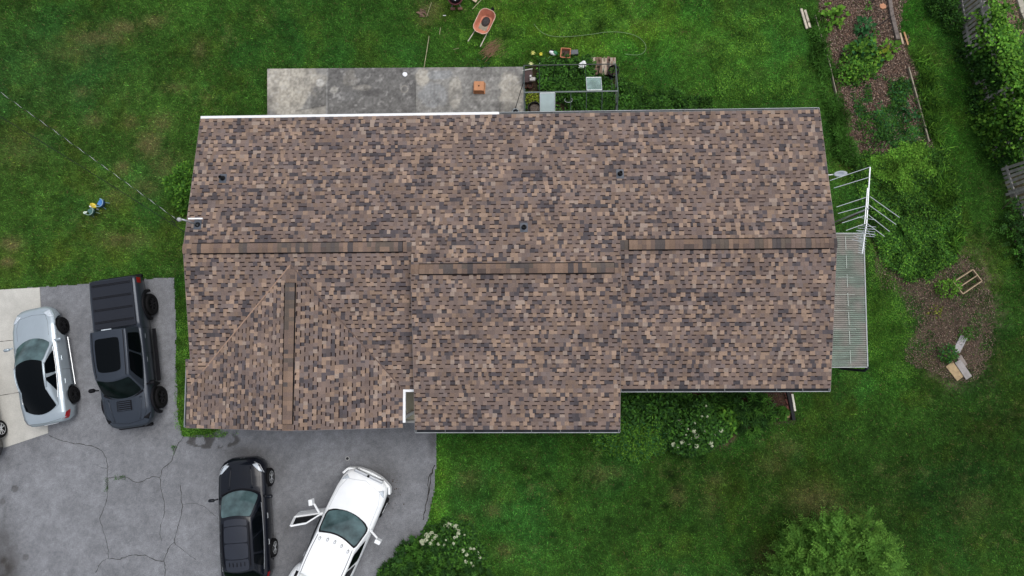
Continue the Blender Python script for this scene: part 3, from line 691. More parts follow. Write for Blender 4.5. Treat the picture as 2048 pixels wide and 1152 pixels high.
# overhead cables
def cable(a, b, sag, n=40): 
    a, b = Vector(a), Vector(b); return [a.lerp(b, i / n) - Vector((0, 0, sag * 4 * (i / n) * (1 - i / n))) for i in range(n + 1)]
A0 = Vector((mx - .38, my + .08, 4.4)); B0 = P(-30, 164, 6.2); B0 = A0 + (B0 - A0) * 1.4
lead = thing('power_line', 'twisted overhead power cable running from the roof mast across the lawn', 'cable', A0)
def local(pts): return [Vector(p) - A0 for p in pts]
base_c = cable(A0, B0, .15, 160); mb = MB(); mb.tube(local(base_c), .0085, 6); mb.build('black_conductor', M_black, lead)
mb = MB(); d = (B0 - A0).normalized(); u = Vector((0, 0, 1)); v = d.cross(u).normalized()
pts = []
for i, p in enumerate(cable(A0, B0, .15, 900)):
    a = i * 2 * math.pi / 42; pts.append(p + (u * math.cos(a) + v * math.sin(a)) * .0075)
mb.tube(local(pts), .0036, 5); mb.build('bare_conductor', mat('bright_wire', (.82, .85, .86), .35, metal=.2, var=.03), lead)
A1 = Vector((mx - .45, my - .45, 4.0)); 
ln2 = tag(MB().tube(cable(Vector((X0 - .03, my - .32, 3.45)), B0 + Vector((-.3, -1.0, -.8)), .35, 60), .01, 5).build('telephone_line', M_black), 'thin black cable hanging just below the twisted power cable', 'cable')

# ---- patio cover at the east end: corrugated sheets on a frame
cov = thing('patio_cover', 'corrugated translucent patio cover beside the east gable', 'awning', (10.6, 1, 0))
zc = 2.45
cc = [P(1671, 470, zc), P(1726, 468, zc - .12), P(1734, 733, zc - .12), P(1655, 733, zc)]
xw = 9.76; y_t = cc[1].y; y_b = cc[2].y; xe1 = cc[1].x; xe2 = cc[2].x
mb = MB(); nyc = 560; vs = []; colsC = []
for j in range(nyc + 1):
    t = j / nyc; y = y_t + (y_b - y_t) * t; xe = xe1 + (xe2 - xe1) * t
    for i in range(9):
        u = i / 8; x = xw + (xe - xw) * u
        vs.append((x - 10.6, y - 1, zc - .12 * u + .022 * math.sin(t * 2 * math.pi * 66)))
        nv = float(0)
mb.add(vs, [(j * 9 + i, j * 9 + i + 1, (j + 1) * 9 + i + 1, (j + 1) * 9 + i) for j in range(nyc) for i in range(8)])
V = np.array(vs); n_a = fbm(V[:, 0] * .8 + 5, V[:, 1] * .5, 1.6, 5); n_b = fbm(V[:, 0] * 6, V[:, 1] * .8, 1.5, 6); n_c = fbm(V[:, 0] * 2.0, V[:, 1] * 12, 1.5, 8)
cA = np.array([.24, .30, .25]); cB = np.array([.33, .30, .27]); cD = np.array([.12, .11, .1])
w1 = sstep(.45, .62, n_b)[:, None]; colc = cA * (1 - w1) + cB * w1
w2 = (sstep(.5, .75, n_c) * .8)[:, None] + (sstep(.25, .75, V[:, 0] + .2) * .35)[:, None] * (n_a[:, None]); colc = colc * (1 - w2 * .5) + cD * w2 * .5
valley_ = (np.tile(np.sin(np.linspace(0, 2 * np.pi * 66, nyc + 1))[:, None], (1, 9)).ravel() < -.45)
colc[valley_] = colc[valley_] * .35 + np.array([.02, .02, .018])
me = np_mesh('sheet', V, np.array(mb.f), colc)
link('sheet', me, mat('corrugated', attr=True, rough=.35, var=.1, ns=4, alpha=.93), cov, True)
mb = MB()
L3 = lambda x, y, z: (x - 10.6, y - 1, z)
mb.bar(L3(xe1 + .02, y_t, zc - .13), L3(xe2 + .02, y_b, zc - .13), .035, .06); mb.bar(L3(xw, y_b - .02, zc - .0), L3(xe2, y_b - .02, zc - .12), .03, .05); mb.bar(L3(xw, y_t + .02, zc + .01), L3(xe1, y_t + .02, zc - .1), .035, .04)
mb.build('frame', mat('frame_grey', (.34, .36, .36), .5, var=.15), cov)
for f_ in (.02, .35, .68, .98):
    y = y_t + (y_b - y_t) * f_; xe = xe1 + (xe2 - xe1) * f_ - .12
    mb = MB(); mb.bar(L3(xe, y, 0), L3(xe, y, zc - .18), .08, .08); mb.build('post', M_white, cov)
mb = MB()
for f_ in (.33, .46, .58, .72): y = y_t + (y_b - y_t) * f_; mb.bar(L3(xw + .1, y, zc + .025), L3(xe2 - .35, y, zc - .07), .012, .006)
for u_ in (.32, .68): 
    for k in range(7):
        a = y_t + (y_b - y_t) * (k / 7 + .02); b = a + (y_b - y_t) * .1
        mb.bar(L3(xw + (xe1 - xw) * u_, a, zc + .026 - .12 * u_), L3(xw + (xe1 - xw) * u_ + .0, b, zc + .026 - .12 * u_), .022, .004)
mb.build('sheet_seam', mat('seam_pale', (.36, .40, .36), .5, var=.2, ns=20), cov)
mb = MB(); q = P(1707, 740, 1.2); mb.tube([L3(q.x, y_b - .05, zc - .15), L3(q.x + .02, y_b - .16, 2.0), L3(q.x + .02, y_b - .16, .1)], .05, 10); mb.build('downpipe', M_gdark, cov)

# ---- television antenna on its mast
am = P(1727, 455, 4.6)
ant = thing('television_antenna', 'large roof antenna with long silver rods beside the gable', 'antenna', (am.x, am.y, 0))
ZA = 5.2
lo3 = lambda px, py, z: tuple(P(px, py, z) - Vector((am.x, am.y, 0)))
mb = MB(); mb.tube([lo3(1673, 449, 3.2), lo3(1737, 417, ZA - .05)], .022, 8); mb.build('brace', mat('rusty_pipe', (.06, .04, .03), .8, var=.3), ant)
mb = MB(); mb.tube([lo3(1737, 417, ZA)[:2] + (0,), lo3(1737, 417, ZA + .1)], .024, 10); mb.build('mast', M_galv, ant, smooth=True)
mb = MB(); mb.bar(lo3(1740, 334, ZA), lo3(1733, 448, ZA), .032, .032); mb.bar(lo3(1733, 448, ZA), lo3(1724, 508, ZA), .03, .03); mb.bar(lo3(1735, 376, ZA + .05), lo3(1729, 448, ZA + .05), .025, .025); mb.build('boom', M_alu, ant)
rods = [((1740, 334), (1660, 361)), ((1740, 354), (1668, 376)), ((1737, 393), (1673, 414)), ((1735, 411), (1676, 427)), ((1733, 430), (1684, 446)), ((1731, 447), (1692, 461)),
        ((1740, 393), (1799, 435)), ((1738, 410), (1792, 449)), ((1736, 429), (1779, 463)), ((1734, 447), (1769, 473))]
for a, b in rods: MB().tube([lo3(*a, ZA + .03), lo3(*b, ZA + .03)], .011, 6).build('long_rod', M_alu, ant)
mb = MB()
for k in range(12): 
    t = k / 11; x = 1732 - 8 * t; y = 452 + 54 * t
    mb.tube([lo3(x - 8 - (8 if k < 5 else 0), y - 1, ZA + .03), lo3(x + 8 + (12 if k < 5 else -3), y + 2, ZA + .03)], .008, 5)
for a, b in (((1714, 434), (1752, 440)), ((1712, 461), (1752, 471)), ((1707, 472), (1728, 480)), ((1704, 479), (1726, 484))): mb.tube([lo3(*a, ZA + .03), lo3(*b, ZA + .03)], .008, 5)
mb.build('short_rods', M_alu, ant)
mb = MB(); mb.tube([lo3(1732, 452, ZA + .02), lo3(1716, 483, ZA - .3)], .01, 6); mb.tube([lo3(1732, 452, ZA + .02), lo3(1741, 473, ZA - .3)], .01, 6); mb.build('stay', M_alu, ant)

# small satellite dish on the east gable
q = P(1680, 348, 3.3); dish = thing('satellite_dish', 'small grey dish on a white arm at the roof edge', 'dish', (q.x, q.y, 0))
mb = MB(); mb.lathe([(.0, .0), (.1, .008), (.19, .035), (.23, .06), (.22, .07), (.1, .02), (0, .012)], (0, 0, 0), 24, sy=.45); o = mb.build('reflector', mat('dish_grey', (.26, .29, .33), .4, var=.05), dish, smooth=True); o.location = (0, 0, 3.3); o.rotation_euler = (R_(5), R_(-6), R_(3))
mb = MB(); mb.tube([(-.22, -.01, 3.28), (-.62, -.03, 3.2), (-.75, -.03, 3.0)], .018, 8); mb.build('arm', M_white, dish)

# ================================================================== FOLIAGE
G_MID = [(.045, .125, .022), (.055, .14, .026), (.038, .105, .02), (.05, .13, .03)]
G_BRI = [(.085, .21, .03), (.10, .23, .035), (.075, .19, .03), (.12, .25, .04)]
G_DRK = [(.022, .06, .018), (.028, .07, .02), (.018, .05, .016), (.03, .075, .026)]
G_YEL = [(.22, .28, .03), (.17, .26, .03), (.28, .32, .04)]
G_BLU = [(.045, .14, .045), (.05, .16, .05), (.035, .12, .04)]
G_MID = [(a * 1.3, b * 1.3, c * 1.05) for a, b, c in G_MID]; G_BRI = [(a * 1.3, b * 1.25, c) for a, b, c in G_BRI]; G_DRK = [(a * 1.25, b * 1.3, c) for a, b, c in G_DRK]
def unit(a): return a / np.maximum(np.linalg.norm(a, axis=1, keepdims=True), 1e-9)
def leaves(pos, axis, L, W, col, droop=.15, rg=RG):
    """diamond leaves: arrays"""
    n = len(pos); axis = unit(axis)
    up = np.tile([0, 0, 1.], (n, 1)) + rg.normal(0, .45, (n, 3))
    side = unit(np.cross(axis, up)); nor = unit(np.cross(side, axis))
    L = np.broadcast_to(L, (n,))[:, None]; W = np.broadcast_to(W, (n,))[:, None]
    mid = pos + axis * L * .45 
    tip = pos + axis * L - nor * L * droop
    V = np.stack([pos, mid + side * W * .5 + nor * W * .12, tip, mid - side * W * .5 + nor * W * .12], 1).reshape(-1, 3)
    i = np.arange(n)[:, None] * 4
    F = np.concatenate([i + [0, 1, 2], i + [0, 2, 3]], 0)
    return V, F, np.repeat(col, 4, axis=0)
def pick(cols, n, rg=RG, jit=.22, wts=None):
    c = np.array(cols)[rg.choice(len(cols), n, p=wts)]
    return c * (1 + rg.normal(0, jit, (n, 1))).clip(.4, 1.9)
def expand(pos, rad, n_per, mode, L, W, cols, rg):
    """turn cluster centres into leaves"""
    m = len(pos)
    if mode == 'leaf':
        az = rg.uniform(0, 2 * np.pi, m); el = rg.normal(.15, .4, m)
        ax = np.stack([np.cos(az) * np.cos(el), np.sin(az) * np.cos(el), np.sin(el)], 1) + rad * .5
        return leaves(pos, ax, L * rg.uniform(.6, 1.3, m), W * rg.uniform(.7, 1.25, m), cols, rg=rg)
    if mode == 'whorl':
        az = (rg.uniform(0, 6.28, m)[:, None] + np.arange(n_per)[None] * 2 * np.pi / n_per + rg.normal(0, .2, (m, n_per))).ravel()
        el = rg.normal(.45, .22, m * n_per); pr = np.repeat(pos, n_per, 0)
        ax = np.stack([np.cos(az) * np.cos(el), np.sin(az) * np.cos(el), np.sin(el)], 1) + np.repeat(rad, n_per, 0) * .35
        cc = np.repeat(cols, n_per, 0) * rg.uniform(.75, 1.25, (m * n_per, 1))
        return leaves(pr, ax, L * rg.uniform(.7, 1.2, m * n_per), W * rg.uniform(.8, 1.2, m * n_per), cc, .2, rg)
    if mode == 'frond':
        az = rg.uniform(0, 6.28, m); ax = unit(np.stack([np.cos(az), np.sin(az), rg.normal(.1, .3, m)], 1) * .8 + rad * .9)
        FL = .42 * rg.uniform(.7, 1.2, m); side = unit(np.cross(ax, np.tile([0, 0, 1.], (m, 1)) + rg.normal(0, .2, (m, 3))))
        Ps, As, Cs = [], [], []
        for k in range(n_per):
            t = (k + 1) / n_per
            for sg in (-1, 1):
                Ps.append(pos + ax * (FL * t)[:, None] - np.array([0, 0, .12]) * t * t); As.append(side * sg + ax * .6 + rg.normal(0, .12, (m, 3))); Cs.append(cols * rg.uniform(.8, 1.25, (m, 1)))
        pp, aa, ccc = np.concatenate(Ps), np.concatenate(As), np.concatenate(Cs)
        return leaves(pp, aa, L * rg.uniform(.8, 1.2, len(pp)), W, ccc, .1, rg)
def dome(cx, cy, r, h, n, rg, lump=.3, z0=0.0, depth=.3, squash=1.0, seed=0):
    a = rg.uniform(0, 2 * np.pi, n); cz = rg.uniform(-.15, 1, n) ** 1.0; cz = np.clip(cz, -.15, 1); sz = np.sqrt(1 - cz ** 2)
    d = np.stack([sz * np.cos(a), sz * np.sin(a), cz], 1)
    lm = 1 - lump + 2 * lump * fbm(d[:, 0] * 1.7 + 5 * seed + cx, d[:, 1] * 1.7 + d[:, 2] * 2.3 + cy, 1.5, 300 + seed, 3)
    k = lm * (1 - depth * rg.random(n) ** 1.6)
    p = d * k[:, None] * np.array([r, r * squash, h]) + np.array([cx, cy, z0])
    p[:, 2] = np.maximum(p[:, 2], .03)
    return p, d
def bush(name, label, cat, blobs, n, L, W, cols, mode='leaf', n_per=8, group=None, seed=1, lump=.3, flowers=None, stem=True, trunk=None, jit=.2, obj_part='foliage'):
    """blobs: (px, py, r, h[, z0]) ; px,py = where the photo shows the blob's centre at mid height"""
    rg = np.random.default_rng(seed); allV, allF, allC = [], [], []; o = 0
    tot = sum(b[2] ** 2 for b in blobs); roots = []
    for bi, b in enumerate(blobs):
        z0 = b[4] if len(b) > 4 else 0
        c = P(b[0], b[1], z0 + b[3] * .55); m = max(3, int(n * b[2] ** 2 / tot)); roots.append((c.x, c.y, z0 + b[3] * .5, b[2]))
        pos, rad = dome(c.x, c.y, b[2], b[3], m, rg, lump, z0, seed=bi + seed)
        cl = pick(cols, m, rg, jit) * (.72 + .6 * fbm(pos[:, 0], pos[:, 1], 2.2, seed, 3))[:, None]
        V, F, C = expand(pos, rad, n_per, mode, L, W, cl, rg)
        allV.append(V); allF.append(F + o); allC.append(C); o += len(V)
    V = np.concatenate(allV); F = np.concatenate(allF); C = np.concatenate(allC)
    bx, by = roots[0][0], roots[0][1]
    root = thing(name, label, cat, (bx, by, 0), group=group)
    V = V - np.array([bx, by, 0])
    link(obj_part, np_mesh(obj_part, V, F, np.clip(C, 0, .9)), M_leaf, root)
    if stem:
        mb = MB(); r = random.Random(seed)
        if trunk: mb.tube([(0, 0, -.05), (.03, .02, trunk[1] * .5), (0, 0, trunk[1])], [trunk[0], trunk[0] * .8, trunk[0] * .6], 10)
        for (x, y, z, rr) in roots:
            for k in range(3):
                a = r.uniform(0, 6.28); e = (x - bx + math.cos(a) * rr * .5, y - by + math.sin(a) * rr * .5, z)
                s0 = (0, 0, trunk[1] * .8) if trunk else (x - bx, y - by, 0)
                mb.tube([s0, ((s0[0] + e[0]) / 2 + r.uniform(-.05, .05), (s0[1] + e[1]) / 2, (s0[2] + e[2]) / 2 + .05), e], [.03 if trunk else .014, .02 if trunk else .01, .006], 6)
        mb.build('stem' if not trunk else 'trunk', M_bark, root)
    if flowers:
        fl = flowers
        for (px, py, rr) in fl:
            rr = rr * 1.0
            q = P(px, py, roots[0][2] * 1.5); best = None
            zt = 0
            for (x, y, z, R0) in roots:
                d = math.hypot(q.x - x, q.y - y) / R0
                zt = max(zt, z * 2 * math.sqrt(max(0.12, 1 - min(1, d) ** 2)))
            q = P(px, py, zt); flower_head(q, rr, root, bx, by, rnd.random())
    return root
M_petal = mat('petal', attr=True, rough=.7, var=0, transl=.2)
def flower_head(q, rr, root, bx, by, sd):
    rg = np.random.default_rng(int(sd * 1e6)); n = 60
    d = unit(rg.normal(0, 1, (n, 3))); d[:, 2] = abs(d[:, 2]); pos = np.array([q.x - bx, q.y - by, q.z]) + d * rr * .8 * np.array([1, 1, .6])
    ax = unit(np.cross(d, rg.normal(0, 1, (n, 3))))
    col = np.array([.56, .61, .42]) * rg.uniform(.75, 1.15, (n, 1)); 
    V, F, C = leaves(pos - ax * rr * .2, ax, rr * .5, rr * .45, col, 0, rg)
    link('flower_head', np_mesh('flower_head', V, F, C), M_petal, root)
def cover(name, label, polys, n, h, L, W, cols, mode='leaf', n_per=6, seed=5, thr=(.3, .55), sc=1.2, knd='stuff', jit=.25, hs=.8):
    rg = np.random.default_rng(seed); allp = []
    for poly in polys:
        xs = [p[0] for p in poly]; ys = [p[1] for p in poly]
        x = rg.uniform(min(xs), max(xs), n * 3); y = rg.uniform(min(ys), max(ys), n * 3)
        k = sstep(-.15, .15, poly_sd(x, y, poly) + (fbm(x, y, 1.6, seed) - .5) * .8) * sstep(thr[0], thr[1], fbm(x, y, sc, seed + 7))
        kk = rg.random(n * 3) < k; x, y = x[kk][:n // len(polys)], y[kk][:n // len(polys)]; allp.append(np.stack([x, y], 1))
    p = np.concatenate(allp); x, y = p[:, 0], p[:, 1]; m = len(x)
    z = .02 + h * fbm(x, y, hs * 2, seed + 3, 3) * (1 - .7 * rg.random(m) ** 1.5)
    pos = np.stack([x, y, z], 1); rad = np.tile([0, 0, .3], (m, 1))
    cl = pick(cols, m, rg, jit) * (.1 + 1.75 * fbm(x, y, 2.2, seed + 11, 3))[:, None]
    V, F, C = expand(pos, rad, n_per, mode, L, W, cl, rg)
    o = link(name, np_mesh(name, V, F, np.clip(C, 0, .9)), M_leaf); kind(o, knd); o['label'] = label; return o

# ---- lawn grass blades (one stuff object)
NB = 620000
bx_ = RG.uniform(-22.8, 20.4, NB * 2); by_ = RG.uniform(-9.8, 15.2, NB * 2)
ex = np.maximum.reduce([poly_sd(bx_, by_, [(-11.0, -1.0), (9.2, -1.0), (9.2, 7.2), (-11.0, 7.2)]), poly_sd(bx_, by_, [(-11.4, -2.4), (-4.2, -2.6), (2.4, -2.4), (2.4, 0), (-11.4, 0)]),
    poly_sd(bx_, by_, driveway) + (fbm(bx_, by_, 3, 4) - .5) * .1, poly_sd(bx_, by_, patio), poly_sd(bx_, by_, roadp), poly_sd(bx_, by_, concrete_pad)])
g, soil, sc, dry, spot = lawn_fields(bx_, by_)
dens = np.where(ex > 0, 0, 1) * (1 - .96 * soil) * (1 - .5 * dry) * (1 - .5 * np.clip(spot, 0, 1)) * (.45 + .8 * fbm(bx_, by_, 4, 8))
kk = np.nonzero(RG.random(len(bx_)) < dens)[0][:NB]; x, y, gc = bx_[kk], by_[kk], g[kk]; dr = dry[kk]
m = len(x); az = RG.uniform(0, 6.28, m); Lb = RG.uniform(.035, .1, m) * (.7 + .8 * fbm(x, y, 1.2, 15)); wb = RG.uniform(.007, .016, m)
ca, sa = np.cos(az), np.sin(az); hgt = Lb * RG.uniform(.35, .9, m); z0 = (fbm(x, y, .5, 5) - .5) * .03
V = np.stack([np.stack([x - sa * wb, y + ca * wb, z0], 1), np.stack([x + sa * wb, y - ca * wb, z0], 1), np.stack([x + ca * Lb, y + sa * Lb, z0 + hgt], 1)], 1).reshape(-1, 3)
cb = gc * 1.25 * RG.lognormal(0, .42, (m, 1)); tipy = RG.random(m) < .06; cb[tipy] = cb[tipy] * np.array([1.7, 1.35, 1.0])
straw_ = RG.random(m) < (.03 + .35 * dr); cb[straw_] = np.array([.17, .14, .06]) * RG.uniform(.5, 1.2, (straw_.sum(), 1))
me = np_mesh('grass', V, np.arange(m * 3).reshape(-1, 3), np.repeat(np.clip(cb, 0, .8), 3, 0))
kind(link('grass', me, M_grass), 'stuff')['label'] = 'mown green lawn grass with dry patches'

# ---- wood chips and leaf litter
def chips(name, label, poly, n, cols, size=(.02, .07), seed=3):
    rg = np.random.default_rng(seed); xs = [p[0] for p in poly]; ys = [p[1] for p in poly]
    x = rg.uniform(min(xs), max(xs), n * 2); y = rg.uniform(min(ys), max(ys), n * 2)
    k = (poly_sd(x, y, poly) + (fbm(x, y, 2, seed) - .5) * .7 > 0) & (rg.random(n * 2) < .35 + .9 * (fbm(x, y, 1.5, seed + 2) - .2)); x, y = x[k][:n], y[k][:n]; m = len(x)
    az = rg.uniform(0, 6.28, m); ax = np.stack([np.cos(az), np.sin(az), rg.normal(0, .25, m)], 1)
    c = pick(cols, m, rg, .35)
    V, F, C = leaves(np.stack([x, y, .03 + rg.uniform(0, .04, m)], 1), ax, rg.uniform(size[0], size[1], m), rg.uniform(size[0] * .6, size[1] * .5, m), c, .05, rg)
    o = link(name, np_mesh(name, V, F, np.clip(C, 0, .9)), M_petal); kind(o, 'stuff')['label'] = label
CH = [(.2, .135, .1), (.13, .085, .065), (.09, .06, .045), (.3, .24, .19), (.17, .1, .075), (.05, .035, .03)]
chips('bark_mulch', 'brown wood chip mulch in the vegetable bed', garden, 24000, [(a * 1.25, b * 1.2, c * 1.15) for a, b, c in CH], (.03, .09), seed=3)
chips('bark_mulch', 'brown wood chip mulch around the young plants', mulch, 17000, [(a * .95, b * .9, c * .85) for a, b, c in CH], seed=4)
cover('mulch_weeds', 'thin grass and weeds creeping over the mulch edge', [mulch], 6000, .08, .07, .022, G_MID + G_DRK, seed=47, thr=(.5, .62), sc=.9)
chips('pine_straw', 'dry tan straw and litter behind the fence', straw, 6000, [(.3, .24, .14), (.2, .17, .1), (.12, .12, .06), (.34, .22, .16)], (.03, .12), seed=5)
chips('leaf_litter', 'dark leaf litter under the shrubs', southbed, 5000, [(.06, .045, .035), (.1, .07, .05)], seed=6)

# ---- weeds and ground covers
weedpoly = PP([(1712, 322), (1780, 305), (1862, 288), (1895, 330), (1915, 400), (1905, 500), (1870, 560), (1815, 565), (1770, 530), (1740, 470), (1735, 400), (1700, 350)])
cover('weeds', 'dense dark green weeds filling the bed beside the antenna', [weedpoly], 24000, .3, .12, .042, G_MID + G_BRI + G_MID + G_DRK, seed=11, thr=(.2, .45))
cover('clover', 'bright green clover patch near the antenna', [PP([(1735, 318), (1840, 285), (1865, 340), (1820, 385), (1745, 350)])], 12000, .5, .07, .06, G_BRI, seed=12, thr=(.2, .4))
cover('long_grass', 'long arching grass growing along the garden edge', [PP([(1828, 110), (1870, 120), (1880, 290), (1930, 420), (1900, 500), (1870, 430), (1862, 300), (1835, 180)])], 5200, .3, .32, .026, G_MID + G_BRI, seed=13, thr=(.3, .5))
cover('tall_weeds', 'rank green weeds along the left edge of the vegetable bed', [PP([(1615, 20), (1640, 30), (1680, 200), (1712, 320), (1690, 330), (1650, 190), (1625, 100)])], 5200, .35, .2, .026, G_MID + G_MID, seed=14, thr=(.25, .5))
cover('weeds', 'weeds growing inside and beside the greenhouse frame', [PP([(1076, 116), (1176, 118), (1178, 162), (1240, 166), (1240, 240), (1094, 240), (1092, 205), (1078, 170)]), PP([(1232, 150), (1300, 190), (1420, 205), (1420, 232), (1232, 235)])], 14000, .45, .14, .06, G_MID + G_DRK + G_MID, seed=15, thr=(.2, .45))
cover('bedding_weeds', 'low seedlings and weeds scattered over the lower vegetable bed', [PP([(1700, 160), (1825, 150), (1855, 285), (1715, 310)])], 5000, .16, .1, .045, G_BLU + G_MID, seed=16, thr=(.48, .66), sc=1.6)
cover('clover', 'low bright clover lawn east of the patio cover', [PP([(1738, 480), (1770, 540), (1830, 620), (1812, 700), (1835, 745), (1770, 780), (1735, 740)])], 12000, .06, .035, .03, G_MID + G_BRI, seed=17, thr=(.1, .4))
cover('clover', 'bright broadleaf patches in the lawn north of the house', [PP([(1090, 0), (1260, 0), (1260, 60), (1090, 75)]), PP([(1390, 40), (1560, 20), (1600, 200), (1450, 200)]), PP([(920, 60), (1050, 60), (1050, 150), (920, 150)])], 24000, .06, .055, .042, G_MID + G_BRI, seed=18, thr=(.4, .6))
cover('clover', 'green groundcover growing close to the west wall', [PP([(357, 600), (378, 560), (380, 862), (480, 862), (478, 872), (366, 874), (355, 800)])], 9000, .12, .04, .032, G_BRI + G_MID, seed=19, thr=(.1, .3))
cover('weeds', 'leafy weeds in the dark bed under the south eaves', [PP([(1244, 782), (1535, 782), (1520, 828), (1470, 862), (1440, 850), (1300, 860), (1244, 860)])], 6000, .3, .13, .055, G_MID + G_DRK + G_MID, seed=20, thr=(.3, .5))

cover('crack_weed', 'small green weeds growing in the asphalt cracks', [PP([(345, 890), (356, 890), (352, 912), (343, 912)]), PP([(230, 950), (252, 950), (252, 959), (230, 959)]), PP([(210, 955), (219, 955), (218, 985), (210, 985)])], 240, .04, .05, .02, G_MID + G_DRK, seed=44, thr=(.2, .4))
# ---- shrubs
bush('shrub', 'bright green shrub squeezed against the west wall near the eave', 'shrub', [(372, 348, .55, 1.5), (358, 378, .55, 1.3), (380, 385, .5, 1.5), (366, 405, .4, 1.0), (340, 365, .3, .8)], 5200, .13, .055, G_MID + G_BRI + G_MID, seed=31)
bush('feathery_shrub', 'fine leaved pale green shrub at the corner of the raised roof', 'shrub', [(1225, 872, .75, .8), (1262, 868, .9, 1.0), (1300, 865, .85, .95), (1275, 890, .7, .7), (1310, 885, .5, .6)], 7500, .12, .032, G_MID + G_BLU + G_BRI, seed=32, lump=.35)
FL1 = [(1359, 844, .1), (1347, 889, .1), (1356, 893, .06), (1365, 884, .1), (1388, 862, .09), (1393, 872, .1), (1399, 878, .07), (1411, 862, .07), (1442, 861, .09), (1421, 884, .11), (1393, 892, .09), (1429, 857, .06), (1378, 888, .05), (1407, 852, .05), (1376, 858, .04), (1390, 846, .05), (1414, 833, .06), (1404, 833, .05), (1449, 852, .05), (1424, 892, .06), (1383, 877, .05), (1415, 875, .05), (1363, 818, .05), (1334, 868, .03), (1372, 870, .04), (1430, 870, .04), (1345, 850, .04), (1412, 812, .05)]
bush('hydrangea', 'hydrangea with white flower heads below the south eave', 'shrub', [(1390, 862, 1.0, 1.2), (1350, 868, .6, .9), (1430, 862, .6, .95), (1400, 835, .7, 1.1)], 9000, .13, .085, G_DRK + G_MID, seed=33, flowers=FL1, lump=.22)
bush('shrub', 'deep green broadleaf shrub tight in the corner under the eaves', 'shrub', [(1270, 805, .75, .8), (1310, 815, .8, .9), (1265, 835, .6, .8), (1340, 835, .5, .7)], 4200, .18, .08, G_MID + G_DRK, seed=34)
bush('hosta', 'yellow green round leaved plant beside the hydrangea', 'plant', [(1450, 838, .42, .7), (1466, 832, .4, .6), (1455, 855, .35, .5)], 520, .17, .14, G_MID + G_BRI, seed=35, stem=False)
bush('lily_clump', 'dark straggly clump with pale leaf tips under the eave', 'plant', [(1490, 812, .7, .8), (1525, 825, .55, .6), (1500, 845, .5, .5)], 200, .26, .04, G_MID + G_DRK, mode='whorl', n_per=9, seed=36, stem=False)
bush('leafy_plant', 'small mid green plant by the brick edging', 'plant', [(1565, 828, .25, .35)], 60, .12, .04, G_MID, mode='whorl', n_per=6, seed=37, stem=False)
bush('rhododendron', 'glossy strap leaved shrub at the bottom edge beside the driveway', 'shrub', [(830, 1130, .9, 1.1), (800, 1165, .9, 1.0), (880, 1110, .85, 1.2), (905, 1150, 1.0, 1.3), (860, 1165, 1.0, 1.3), (945, 1170, .8, 1.1)], 1500, .17, .042, G_DRK + G_MID, mode='whorl', n_per=10, seed=38, lump=.2)
FL2 = [(845, 1083, .12), (854, 1071, .12), (863, 1067, .1), (852, 1080, .09), (872, 1074, .12), (861, 1088, .1), (845, 1087, .08), (891, 1052, .09), (900, 1051, .12), (912, 1054, .12), (917, 1061, .07), (917, 1067, .08), (877, 1088, .07), (865, 1081, .06), (892, 1080, .04), (909, 1075, .06), (914, 1073, .05), (936, 1067, .06), (948, 1098, .06), (955, 1106, .08), (960, 1115, .06), (926, 1101, .08), (933, 1109, .08), (941, 1097, .06), (932, 1123, .08), (942, 1126, .06), (907, 1087, .06), (929, 1070, .04), (897, 1046, .05), (946, 1132, .05), (888, 1090, .05), (956, 1090, .05)]
bush('hydrangea', 'loose hydrangea with small white flower heads behind the strap leaved shrub', 'shrub', [(905, 1090, .85, 1.1), (865, 1082, .5, .8), (935, 1110, .65, .9), (930, 1080, .5, .7)], 5200, .12, .08, G_DRK + G_MID, seed=39, flowers=FL2, lump=.22)
# ---- feathery tree at the bottom edge
bush('tree', 'round feathery leaved tree at the bottom right edge', 'tree', [(1690, 1165, 1.8, 1.9, 1.6), (1625, 1140, .9, 1.2, 1.5), (1752, 1110, .75, 1.2, 1.6), (1590, 1165, .8, 1.1, 1.2), (1772, 1165, .75, 1.2, 1.2), (1680, 1210, 1.9, 2.0, 1.2), (1735, 1062, .5, .9, 1.9), (1672, 1072, .6, .9, 1.8), (1700, 1100, .9, 1.1, 1.8)],
     2700, .12, .038, [(.10, .22, .035), (.075, .18, .03), (.12, .25, .04), (.05, .13, .02), (.085, .20, .03)], mode='frond', n_per=7, seed=40, lump=.42, trunk=(.14, 1.9), obj_part='crown')

